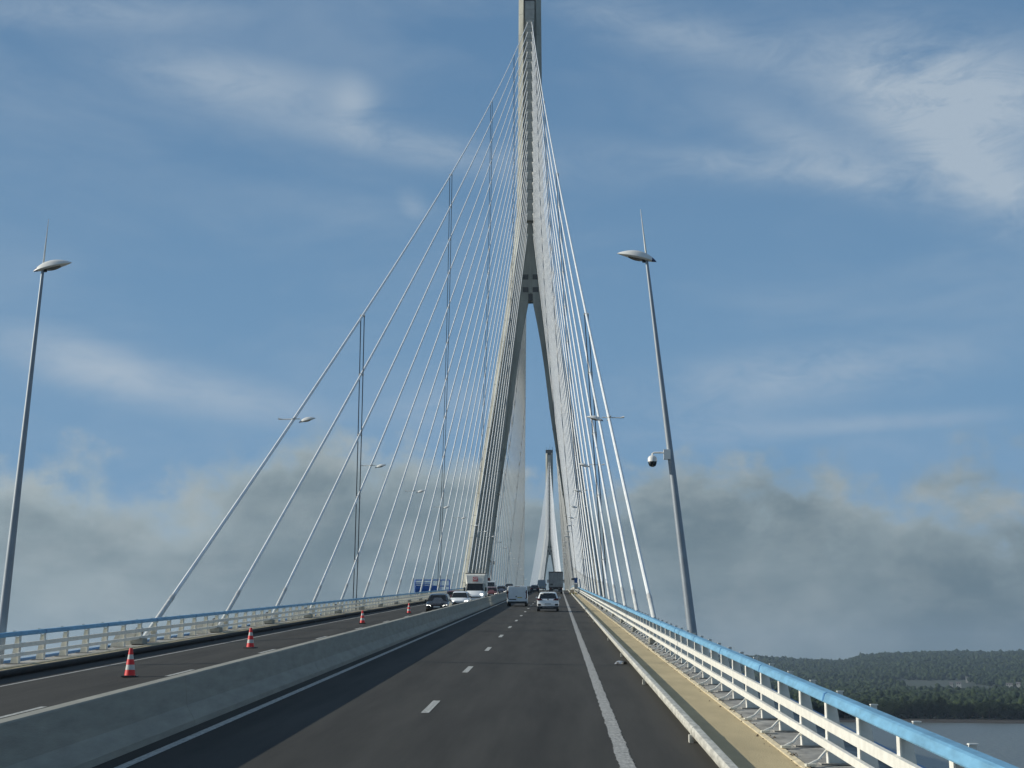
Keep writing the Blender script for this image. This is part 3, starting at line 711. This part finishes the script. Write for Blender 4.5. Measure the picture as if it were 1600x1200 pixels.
# -- articulated lorry
def lorry():
    t = thing('lorry', 'grey box trailer lorry seen from behind in the right lane', 'lorry', (6.3, 278, zd(6.3, 278, .004)), (PITCH(284), 0, 0))
    W = 1.28
    b = MB().box(-W, W, .12, 13.6, 1.15, 3.95).build('trailer_box', m_trail, t)
    for sx in (-1, 1):
        d = MB().box(*sorted((sx * .015, sx * (W - .09))), .02, .12, 1.28, 3.80).build('rear_door', m_trail, t)
        for xx in (.38, .86): MB().tube([(sx * xx, .0, 1.22), (sx * xx, .0, 3.82)], .022, 6).build('lock_rod', m_rim, d)
        for zz in (1.6, 2.3, 3.0, 3.6): MB().box(*sorted((sx * (W - .14), sx * (W - .02))), -.02, .1, zz, zz + .07).build('hinge', m_frame, d)
        MB().box(*sorted((sx * (W - .09), sx * W)), 0, .14, 1.1, 3.98).build('corner_post', m_frame, t)
        MB().box(sx * .92 - .22, sx * .92 + .22, .0, .1, .88, 1.02).build('tail_lamp', m_tail, t)
        for yy in (2.2, 3.5, 4.8): wheel(t, sx * 1.02, yy, .5, .38)
        wheel(t, sx * 1.02, 12.2, .5, .36); wheel(t, sx * 1.02, 15.2, .5, .32)
        MB().box(*sorted((sx * .42, sx * 1.22)), .35, .38, .34, .86).build('mud_flap', m_black, t)
        MB().tube([(sx * 1.28, 15.0, 2.4), (sx * 1.48, 15.0, 2.4)], .03, 6).build('mirror_arm', m_black, t)
        MB().box(*sorted((sx * 1.42, sx * 1.62)), 14.95, 15.1, 1.95, 2.55).build('mirror', m_black, t)
    MB().box(-W, W, 0, .14, 3.80, 3.98).build('header_beam', m_frame, t)
    MB().box(-W, W, .0, .16, 1.04, 1.26).build('sill_beam', m_frame, t)
    MB().box(-1.1, 1.1, .1, .2, .45, .58).build('underrun_bar', m_rim, t)
    MB().box(-.45, .45, .3, 13.2, .8, 1.1).build('chassis', m_frame, t)
    MB().box(-1.22, 1.22, 13.9, 16.1, .6, 3.6).build('cab', m_vanw, t)
    MB().box(-.26, .26, .02, .06, .68, .79).build('number_plate', m_plate, t)
    MB().box(-1.0, -.55, -.01, .02, 1.55, 1.85).build('warning_sticker', m_frame, t)
    return t
lorry()
# -- oncoming
car('black_car', 'black estate car oncoming with headlights lit, nearest to the barrier', -2.93, 123 + 2.2, -1, m_carb, 1.85, 1.48, 4.5, 'hatch', lights=True)
car('white_saloon', 'white oncoming saloon with dark roof glass behind the black car', -2.70, 147 + 2.3, -1, m_carw, 1.88, 1.46, 4.7, 'sedan', lights=True)
car('dark_red_car', 'dark red oncoming car half hidden behind the barrier', -2.75, 221, -1, m_carr, 1.8, 1.5, 4.3, 'hatch', lights=True)
car('navy_car', 'dark navy oncoming car behind the dark red one', -2.75, 259, -1, m_carn, 1.8, 1.5, 4.3, 'hatch', lights=True)
car('distant_car', 'dark oncoming car farthest away beside the white van', -2.75, 300, -1, m_carb, 1.8, 1.7, 4.3, 'suv', lights=True)
car('orange_car', 'orange-red car behind the black estate in the coned-off lane side', -4.05, 160, -1, m_carr, 1.75, 1.5, 4.1, 'hatch', lights=True)
def luton():
    X, Y = -2.35, 170.5
    t = thing('box_van', 'white oncoming box van with tall body and red square logo', 'van', (X, Y, zd(X, Y, .004)), (-PITCH(Y), 0, math.pi), 'cars and vans driving over the bridge')
    # nose at +y local
    bx = MB().loft([[(-1.1, -4.3, .75), (1.1, -4.3, .75), (1.1, -4.3, 3.22), (-1.1, -4.3, 3.22)], [(-1.1, .4, .75), (1.1, .4, .75), (1.1, .4, 3.22), (-1.1, .4, 3.22)]]).build('cargo_box', m_box, t)
    MB().loft([[(-1.08, .4, 2.05), (1.08, .4, 2.05), (1.1, .4, 3.2), (-1.1, .4, 3.2)], [(-.86, 1.35, 2.15), (.86, 1.35, 2.15), (1.0, 1.12, 3.02), (-1.0, 1.12, 3.02)]]).build('wind_deflector', m_box, t)
    MB().box(-1.13, 1.13, .33, .45, 3.17, 3.27).build('box_edge_trim', m_frame, t)
    sec = lambda y, w, wt, z0, z1: [(w, y, z0), (w, y, (z0 + z1) / 2), (wt, y, z1 - .05), (wt - .1, y, z1), (-(wt - .1), y, z1), (-wt, y, z1 - .05), (-w, y, (z0 + z1) / 2), (-w, y, z0)]
    cab = MB().loft([sec(.4, 1.0, .9, .35, 2.25), sec(1.2, 1.0, .88, .3, 2.22), sec(1.95, 1.0, .9, .3, 1.38), sec(2.55, .95, .82, .3, 1.12), sec(2.75, .82, .66, .35, .82)]).build('cab', m_carw, t, smooth=True)
    MB().loft([[(-.9, 2.0, 1.36), (.9, 2.0, 1.36), (.86, 1.30, 2.12), (-.86, 1.30, 2.12)], [(-.9, 1.8, 1.36), (.9, 1.8, 1.36), (.86, 1.1, 2.12), (-.86, 1.1, 2.12)]]).build('windscreen', m_gls, cab)
    MB().loft([[(-.62, 2.80, .62), (.62, 2.80, .62), (.78, 2.7, .84), (-.78, 2.7, .84)], [(-.62, 2.6, .62), (.62, 2.6, .62), (.78, 2.5, .84), (-.78, 2.5, .84)]]).build('grille', m_black, cab)
    for sx in (-1, 1):
        MB().box(*sorted((sx * .60, sx * .90)), 2.5, 2.69, .86, 1.04).build('headlight', m_head, t)
        MB().box(*sorted((sx * 1.08, sx * 1.26)), 1.45, 1.6, 1.3, 1.72).build('mirror', m_black, t)
        wheel(t, sx * .92, 1.9, .34); wheel(t, sx * .92, -2.6, .34)
        MB().quad((sx * 1.006, .6, 1.3), (sx * 1.006, 1.75, 1.3), (sx * .90, 1.2, 2.05), (sx * .90, .6, 2.08)).build('side_window', m_gls, cab)
    # sticker with lettering on the deflector (which leans back)
    tilt = math.atan2(.23, .87)
    lg = MB().box(-.27, .27, -.004, .012, -.22, .22).build('logo_panel', m_logo, t); lg.location = (-.02, 1.262, 2.64); lg.rotation_euler = (tilt, 0, 0)
    text('G7', .36, (0, .018, .0), (R_(90), 0, math.pi), m_logow, lg, 'lettering')
    MB().box(-.3, .3, 0, .01, -.36, -.31).build('logo_strapline', m_logo, t, loc=(-.02, 1.318, 2.67))
    return t
luton()
# works vehicle parked in the closed lane
def works():
    X, Y = -6.0, 292
    t = thing('works_truck', 'reddish brown works truck parked in the coned-off lane', 'truck', (X, Y, zd(X, Y, .004)), (-PITCH(Y), 0, math.pi))
    MB().loft([[(-1, 1.0, .5), (1, 1.0, .5), (.95, 1.0, 2.3), (-.95, 1.0, 2.3)], [(-1, 2.4, .5), (1, 2.4, .5), (.9, 2.1, 2.2), (-.9, 2.1, 2.2)]]).build('cab', m_vanw, t)
    MB().box(-1.05, 1.05, -3.2, .9, .9, 1.5).build('load_bed', m_carn, t)
    MB().box(.1, .6, -.2, .4, 1.5, 2.9).build('load', m_carr, t)
    MB().quad((-.8, 2.43, 1.3), (.8, 2.43, 1.3), (.78, 2.2, 2.05), (-.78, 2.2, 2.05)).build('windscreen', m_gls, t)
    for sx in (-1, 1):
        wheel(t, sx * .9, 1.6, .4); wheel(t, sx * .9, -2.2, .4)
works()

# ------------------------------------------------------------------ traffic cones
def cone():
    t = thing('traffic_cone', '', 'traffic cone')
    base = MB(); q = [(-.21, -.21), (.21, -.21), (.21, .21), (-.21, .21)]
    base.loft([[(x, y, .0) for x, y in q], [(x, y, .03) for x, y in q], [(x * .9, y * .9, .045) for x, y in q]]); base.build('base', m_black, t)
    def fr(z0, z1, m, nm, bulge=0.0):
        r = lambda z: .155 - (.155 - .045) * (z - .04) / .74
        MB().loft([[((r(z) + bulge) * math.cos(a), (r(z) + bulge) * math.sin(a), z) for a in [2 * math.pi * i / 20 for i in range(20)]] for z in (z0, z1)]).build(nm, m, t, smooth=True)
    fr(.04, .20, m_cone, 'red_band'); fr(.20, .34, m_conew, 'white_band', .002); fr(.34, .49, m_cone, 'red_band', .006); fr(.49, .62, m_conew, 'white_band', .002); fr(.62, .80, m_cone, 'red_band', .004)
    return t
c0 = cone()
for i, (x, y, lab) in enumerate([(-5.25, 43.3, 'nearest red and white traffic cone on the oncoming carriageway'), (-5.47, 61.3, 'second nearest red and white cone on the oncoming carriageway'),
                                 (-5.25, 94.6, 'third red and white cone, beside the barrier top line'), (-5.06, 122.1, 'farthest red and white cone, just left of the black car')]):
    o = c0 if i == 0 else copy_tree(c0)
    o.location = (x, y, zd(x, y, .003)); o.rotation_euler = (0, 0, rnd.uniform(-.4, .4)); o['label'] = lab; o['group'] = 'cones closing the outer lane'

# ------------------------------------------------------------------ blue inspection gantry beyond the left parapet
def gantry():
    Y0 = 242.0; x0, x1 = -15.75, -10.35; zb, zt = 14.0, 16.75
    t = thing('inspection_gantry', 'blue steel lattice inspection gantry standing beyond the left parapet', 'gantry', (x0, Y0, zb))
    W, H, Dp = x1 - x0, zt - zb, 1.6
    def bar(a, b, r, nm): MB().tube([a, b], r, 4).build(nm, m_gantry, t)
    for yy in (0, Dp):
        for z in (0, .95, 1.8, H): bar((0, yy, z), (W, yy, z), .07 if z in (0, .95) else .045, 'rail')
        n = 8
        for i in range(n + 1): bar((W * i / n, yy, 0), (W * i / n, yy, H if i in (0, 4, 8) or i % 2 == 0 else 1.8), .06 if i in (0, 5, 8) else .04, 'upright')
        for i in range(0, n, 2): bar((W * i / n, yy, 0), (W * (i + 1) / n, yy, .95), .04, 'diagonal'); bar((W * (i + 1) / n, yy, .95), (W * (i + 2) / n, yy, 0), .04, 'diagonal')
    for z in (1.15, 1.35, 1.55, 2.0, 2.25): bar((0, 0, z), (W * (.68 if z < 1.9 else .5), 0, z), .08, 'slat')
    MB().box(.0, W, Dp - .06, Dp - .03, .0, .95).build('mesh_infill', m_gantry, t)
    for i in range(12): bar((W * .68 * i / 11, .02, .95), (W * .68 * i / 11, .02, 1.8), .04, 'bar')
    for i in range(9): bar((W * i / 8, 0, 0), (W * i / 8, Dp, 0), .05, 'cross_bar')
    MB().box(.1, W * .68, .03, .06, 1.0, 1.35).build('panel', m_gantry, t); MB().box(.0, W * .68, Dp - .06, Dp - .03, .3, 1.75).build('mesh_infill', m_gantry, t); MB().box(.0, W - .1, .05, Dp, .05, .12).build('walk_floor', m_gantry, t)
    MB().box(-.3, W * .95, .0, .05, -.9, .3).build('skirt_panel', m_gantry, t)
    for xx in (.2, W - .6): MB().box(xx, xx + .18, .3, .5, -2.0, 0).build('support', m_gantry, t)
gantry()
# lamp-like double arm beside the left pylon leg
t = thing('bracket_mast', 'thin mast with two dark horizontal arms behind the left pylon leg', 'mast', (-11.3, 420, zd(11.3, 420)))
MB().tube([(0, 0, 0), (0, 0, 8.0)], .10, 6).build('mast', m_pole, t)
MB().tube([(-2.0, 0, 7.6), (.8, 0, 7.9)], .09, 5).build('arm', m_frame, t); MB().tube([(-1.8, 0, 7.0), (.8, 0, 7.3)], .06, 5).build('arm', m_frame, t)
MB().box(.5, .95, -.2, .2, 7.1, 7.9).build('head_box', m_frame, t)
# service point beside the right pylon leg: sign, cabinet and posts
t = thing('service_sign', 'small blue sign over a grey board on posts beside the right walkway', 'sign', (9.75, 262, zd(9.75, 262, .1)))
MB().box(-.30, .28, -.04, .04, 1.95, 2.85).build('blue_panel', m_signb, t); MB().box(-.28, .30, -.035, .035, .95, 1.85).build('grey_board', m_trail, t)
for x in (-.22, .24): MB().tube([(x, .06, 0), (x, .06, 2.85)], .035, 6).build('post', m_white, t)
t = thing('kerb_cabinet', 'beige cabinet with yellow foot on the walkway near the right pylon leg', 'cabinet', (9.3, 270, zd(9.3, 270, .1)))
MB().box(-.5, .2, -.3, .3, 0, .75).build('body', m_tan, t); MB().box(-.6, .7, -1.3, -.35, 0, .10).build('foot', m_yel, t)
t = thing('lane_panel', 'small dark panel on a post in front of the right pylon leg', 'sign', (10.1, 330, zd(10.1, 330, .1)))
MB().box(-.55, .45, -.05, .05, 2.4, 2.8).build('panel', m_frame, t); MB().tube([(0, .1, 0), (0, .1, 2.5)], .05, 6).build('post', m_white, t)
# crushed can at the kerb
bm = bmesh.new(); bmesh.ops.create_icosphere(bm, subdivisions=2, radius=.11)
for v in bm.verts: v.co = Vector((v.co.x * 1.3, v.co.y * .8, v.co.z * .6)) * (1 + rnd.uniform(-.28, .28)); v.co.z = max(v.co.z, -.05)
me = bpy.data.meshes.new('metal_scrap'); bm.to_mesh(me); bm.free(); me.materials.append(m_scrap)
tag(inst('metal_scrap', me, None, (8.68, 50.9, zd(8.68, 50.9, .052))), 'crumpled shiny metal scrap lying on the asphalt by the right kerb', 'litter')
me2 = me.copy(); me2.materials.clear(); me2.materials.append(m_black)
tag(inst('rubber_scrap', me2, None, (8.86, 51.1, zd(8.86, 51.1, .045)), (0, 0, .5), (.8, .8, .8)), 'dark rubber scrap beside the shiny metal scrap', 'litter')

# grit and dead leaves caught along the walkway edges
gr = MB()
for _ in range(420):
    y = 14 + 110 * rnd.random() ** 1.6; e = rnd.choice((10.16, 10.3, 9.17, 10.24)); x = e + rnd.gauss(0, .035); q = rnd.uniform(.008, .03); z = zd(x, y, .146 if x > 10.2 else .1)
    gr.add([(x - q, y, z), (x, y - q * 1.6, z), (x + q, y + q * .4, z), (x, y + q, z), (x, y, z + q)], [(0, 1, 4), (1, 2, 4), (2, 3, 4), (3, 0, 4)])
gr = gr.build('grit', mat('dead_leaf_grit', (.06, .045, .03), .9)); gr['kind'] = 'stuff'; gr['label'] = 'dark grit and leaf scraps along the walkway edge'; gr['category'] = 'grit'
# ------------------------------------------------------------------ water, far bank, hills
def mat_water():
    m = mat('estuary_water', (.11, .12, .105), .35, spec=.4)
    t = m.node_tree; b = t.nodes['Principled BSDF']
    tc = t.nodes.new('ShaderNodeTexCoord'); mp = t.nodes.new('ShaderNodeMapping'); t.links.new(tc.outputs['Object'], mp.inputs[0]); mp.inputs['Scale'].default_value = (1, .45, 1)
    n = t.nodes.new('ShaderNodeTexNoise'); n.inputs['Scale'].default_value = .35; n.inputs['Detail'].default_value = 8; t.links.new(mp.outputs[0], n.inputs['Vector'])
    bp = t.nodes.new('ShaderNodeBump'); bp.inputs['Strength'].default_value = 1; bp.inputs['Distance'].default_value = .9; t.links.new(n.outputs[0], bp.inputs['Height']); t.links.new(bp.outputs[0], b.inputs['Normal'])
    return m
wt = MB(); wt.quad((-30000, -6000, SEA), (30000, -6000, SEA), (30000, 30000, SEA), (-30000, 30000, SEA)); wt = wt.build('water', mat_water()); wt['kind'] = 'structure'
m_land = mat('meadow_ground', (.034, .044, .022), .95, var=.5, vscale=.004, col2=(.018, .026, .012))
m_mud = mat('mud_bank', (.042, .035, .027), .9, var=.3, vscale=.05)
from mathutils import noise as mn
def ridge_e(a):
    tab = [(-40, .009), (0, .009), (5, .0085), (7.4, .0078), (9.6, .0060), (10.4, .0058), (10.9, .0085), (11.6, .0098), (13.2, .0108), (14.3, .0112), (15.4, .0100), (16.2, .0108), (18, .0112), (24, .010), (32, .012), (45, .009), (70, .011), (100, .01)]
    return interp(a, tab)
def terr(x, y):
    r = math.hypot(x, y); a = math.degrees(math.atan2(x, y))
    base = SEA + 1.6
    if r < 2500: return base
    u = min(1, (r - 2500) / 2900.0); zt = 2.6 + ridge_e(a) * 5400 - 10
    z = base + (zt - base) * (3 * u * u - 2 * u ** 3)
    z += u * 9 * mn.noise(Vector((x * .0011, y * .0011, 0))) + u * 4 * mn.noise(Vector((x * .004, y * .004, 3)))
    if r > 5400: z += -min(1, (r - 5400) / 3000) * 25
    return z
land = MB(); na, radii = 121, [1262, 1290, 1500, 1900, 2500, 2750, 3000, 3250, 3500, 3750, 4000, 4250, 4500, 4750, 5000, 5200, 5400, 5700, 6200, 8400]
rings = []
for r in radii:
    ring = []
    for i in range(na):
        a = R_(-1 + 96 * i / (na - 1)); wob = 10 * mn.noise(Vector((a * 14, 0, 0))) if r < 1400 else 0
        x, y = (r + wob) * math.sin(a), (r + wob) * math.cos(a)
        ring.append((x, y, SEA - .6 if r == 1262 else terr(x, y)))
    rings.append(ring)
land.loft(rings, closed=False, caps=False); land = land.build('far_bank', m_land, smooth=True); land['kind'] = 'structure'
mud = MB(); rr = []
for r, z in ((1236, SEA - .3), (1250, SEA + 1.0), (1266, SEA + 1.9)):
    rr.append([((r + 10 * mn.noise(Vector((R_(-1 + 96 * i / (na - 1)) * 14, 0, 0)))) * math.sin(R_(-1 + 96 * i / (na - 1))), (r + 10 * mn.noise(Vector((R_(-1 + 96 * i / (na - 1)) * 14, 0, 0)))) * math.cos(R_(-1 + 96 * i / (na - 1))), z) for i in range(na)])
mud.loft(rr, closed=False, caps=False); mud = mud.build('mud_bank', m_mud); mud['kind'] = 'structure'

# tree crowns as real geometry
def foliage(name, c1, c2, vs=.02):
    m = bpy.data.materials.new(name); m.use_nodes = True; t = m.node_tree; b = t.nodes['Principled BSDF']
    tc = t.nodes.new('ShaderNodeTexCoord'); n = t.nodes.new('ShaderNodeTexNoise'); n.inputs['Scale'].default_value = vs; n.inputs['Detail'].default_value = 6; n.inputs['Roughness'].default_value = .7
    t.links.new(tc.outputs['Object'], n.inputs['Vector']); r = t.nodes.new('ShaderNodeValToRGB'); t.links.new(n.outputs[0], r.inputs[0])
    r.color_ramp.elements[0].position = .38; r.color_ramp.elements[1].position = .64
    r.color_ramp.elements[0].color = (*c1, 1); r.color_ramp.elements[1].color = (*c2, 1)
    t.links.new(r.outputs[0], b.inputs['Base Color']); b.inputs['Roughness'].default_value = .9; b.inputs['Specular IOR Level'].default_value = .15
    return m
m_fol = foliage('woodland_leaves', (.012, .022, .010), (.040, .058, .022), .02)  # leaf tones lowered to stand for cloud shadow over the woods
m_fol2 = foliage('bank_tree_leaves', (.010, .018, .008), (.036, .050, .018), .35)
rng = np.random.default_rng(5)
def ico(sub):
    bm = bmesh.new(); bmesh.ops.create_icosphere(bm, subdivisions=sub, radius=1); v = np.array([tuple(x.co) for x in bm.verts]); f = np.array([[q.index for q in x.verts] for x in bm.faces]); bm.free(); return v, f
iv, fi = ico(1); iv2, fi2 = ico(2)
def crowns(name, P, Rr, m, sub=1, jit=.28):
    V0, F0 = (iv, fi) if sub == 1 else (iv2, fi2)
    n = len(P); nv = len(V0)
    J = 1 + rng.uniform(-jit, jit, (n, nv, 1)); sc_ = np.stack([Rr, Rr, Rr * rng.uniform(.75, 1.2, n)], 1)[:, None, :]
    V = (V0[None] * J * sc_ + P[:, None, :]).reshape(-1, 3); F = (F0[None] + (np.arange(n) * nv)[:, None, None]).reshape(-1, 3)
    me = bpy.data.meshes.new(name); me.vertices.add(len(V)); me.vertices.foreach_set('co', V.astype(np.float32).ravel())
    me.loops.add(F.size); me.loops.foreach_set('vertex_index', F.astype(np.int32).ravel()); me.polygons.add(len(F)); me.polygons.foreach_set('loop_start', np.arange(0, F.size, 3, dtype=np.int32)); me.polygons.foreach_set('loop_total', np.full(len(F), 3, dtype=np.int32))
    me.update(calc_edges=True); me.materials.append(m)
    o = bpy.data.objects.new(name, me); C.objects.link(o); o['kind'] = 'stuff'; o['label'] = 'dense dark green woodland beyond the water' if 'flat' in name or name == 'bank_woodland' else 'wooded hills on the horizon to the right'; o['category'] = 'woodland'
    return o
def scatter(n, r0, r1, a0, a1, rad, lift, clearing=None, lumps=1):
    r = np.sqrt(rng.uniform(r0 ** 2, r1 ** 2, n)); a = np.radians(rng.uniform(a0, a1, n)); P = []; Q = []
    for ri, ai in zip(r, a):
        x, y = ri * math.sin(ai), ri * math.cos(ai)
        if clearing and clearing(ri, math.degrees(ai), x, y): continue
        R0 = rad * rng.uniform(.7, 1.35); z = terr(x, y)
        for l in range(lumps):
            d = rng.normal(0, R0 * .45, 3) if lumps > 1 else np.zeros(3)
            P.append((x + d[0], y + d[1], z + lift * rng.uniform(.7, 1.15) + d[2] * .8)); Q.append(R0 * (.62 if lumps > 1 else 1))
    return np.array(P), np.array(Q)
def clr(r, a, x, y):
    return (2560 < r < 3350 and mn.noise(Vector((x * .0035, y * .0022, 9))) > .02)
P, Q = scatter(4200, 1300, 1750, 4.5, 30, 4.6, 5.5, None, 5); crowns('bank_woodland', P, Q, m_fol, 1, .45)
P, Q = scatter(7000, 1750, 2650, 4.0, 32, 5.0, 6.0, None, 3); crowns('bank_woodland', P, Q, m_fol, 1, .45)
P, Q = scatter(20000, 2550, 4200, 3.0, 34, 6.5, 6.5, clr, 2); crowns('hill_woodland', P, Q, m_fol, 1, .5)
P, Q = scatter(22000, 4000, 5600, 2.0, 38, 7.5, 7.0, None, 2); crowns('hill_woodland', P, Q, m_fol, 1, .5)
# individual trees along the water's edge
def bank_tree_mesh(seed):
    g = random.Random(seed); mb = MB(); hgt = 1.0
    lumps = [(g.gauss(0, .28), g.gauss(0, .28), g.uniform(.35, .95), g.uniform(.2, .34)) for _ in range(11)]
    for _ in range(900):
        lx, ly, lz, lr = g.choice(lumps)
        d = Vector((g.gauss(0, 1), g.gauss(0, 1), g.gauss(0, 1))).normalized() * lr * g.uniform(.75, 1.05)
        c = Vector((lx, ly, lz)) + d; a = Vector((g.gauss(0, 1), g.gauss(0, 1), g.gauss(0, .6))).normalized(); b = a.orthogonal().normalized(); s_ = g.uniform(.035, .065)
        mb.quad(c + a * s_, c + b * s_, c - a * s_, c - b * s_)
    me = mb.mesh('crown', m_fol2)
    tr = MB(); tr.tube([(0, 0, -.1), (.02, .01, .4), (-.01, .03, .8)], [.035, .025, .01], 5)
    for _ in range(3):
        q = g.uniform(0, 6.28); tr.tube([(.01, 0, .3), (.22 * math.cos(q), .22 * math.sin(q), .6)], [.014, .005], 4)
    return me, tr.mesh('trunk', m_bark)
TM = [bank_tree_mesh(k) for k in range(5)]
k = 0
for i in range(64):
    a = 6.4 + 12.4 * (i + rnd.uniform(-.3, .3)) / 63; r = rnd.uniform(1272, 1300)
    x, y = r * math.sin(R_(a)), r * math.cos(R_(a)); hgt = rnd.uniform(7.5, 13.5) * (1.1 if 13.5 < a < 14.8 else 1)
    t = thing('bank_tree', 'dark green leafy tree in the row along the far water edge', 'tree', (x, y, SEA + 1.4), (0, 0, rnd.uniform(0, 6.28)), 'trees in a row along the far bank')
    cm, tm = TM[i % 5]; wv = hgt * rnd.uniform(.75, 1.15)
    inst('crown', cm, t, scale=(wv, wv, hgt)); inst('trunk', tm, t, scale=(hgt, hgt, hgt))
# pale field and farm houses at the foot of the hills
fd = MB()
def patch(a0, a1, r0, r1):
    ring = []
    for rr_ in (r0, (r0 + r1) / 2, r1): ring.append([(rr_ * math.sin(R_(a0 + (a1 - a0) * i / 6)), rr_ * math.cos(R_(a0 + (a1 - a0) * i / 6)), terr(rr_ * math.sin(R_(a0 + (a1 - a0) * i / 6)), rr_ * math.cos(R_(a0 + (a1 - a0) * i / 6))) + 6.0) for i in range(7)])
    fd.loft(ring, closed=False, caps=False)
patch(12.9, 14.0, 2800, 2860)
fd = fd.build('field', mat('pale_field', (.075, .085, .04), .95, var=.3, vscale=.02)); fd['kind'] = 'structure'
hs = [(14.35, 2960, 18, 'white farmhouse with slate roof in the middle of the valley'), (14.1, 2930, 11, 'small pale barn left of the white farmhouse'), (16.05, 2900, 22, 'long white farm building at the right edge below the hills'), (16.35, 2950, 14, 'white house at the far right edge behind the long farm building'), (14.62, 3250, 9, 'tiny white cottage above the farmhouse on the slope'), (10.35, 4700, 9, 'tiny white house high in the dip of the hills')]
for a, r, wd, lab in hs:
    x, y = r * math.sin(R_(a)), r * math.cos(R_(a)); z = terr(x, y) + (7 if r < 4000 else 10)
    t = thing('farm_house', lab, 'house', (x, y, z), (0, 0, R_(-a)))
    h = 2.6; wd *= .5
    MB().box(-wd / 2, wd / 2, 0, 6, -8, h).build('wall', m_wallw, t)
    MB().loft([[(-wd / 2 - .4, -.5, h), (-wd / 2 - .4, 6.5, h), (-wd / 2 - .4, 3, h + 3)], [(wd / 2 + .4, -.5, h), (wd / 2 + .4, 6.5, h), (wd / 2 + .4, 3, h + 3)]]).build('roof', m_roof, t)
    for i in range(max(2, int(wd / 5))): MB().box(-wd / 2 + 1.5 + i * 4.2, -wd / 2 + 2.7 + i * 4.2, -.06, .02, 1.2, 2.8).build('window', m_gls, t)

# ------------------------------------------------------------------ the hazy air
hz = MB(); hz.box(-3000, 9000, -60, 9000, SEA - 1, 215); hzm = bpy.data.materials.new('hazy_air'); hzm.use_nodes = True
t = hzm.node_tree; t.nodes.clear(); o_ = t.nodes.new('ShaderNodeOutputMaterial'); v_ = t.nodes.new('ShaderNodeVolumePrincipled')
v_.inputs['Color'].default_value = (.62, .80, 1.0, 1); v_.inputs['Density'].default_value = 7e-5; v_.inputs['Anisotropy'].default_value = .2
t.links.new(v_.outputs[0], o_.inputs['Volume'])
hz = hz.build('haze', hzm); hz['kind'] = 'stuff'
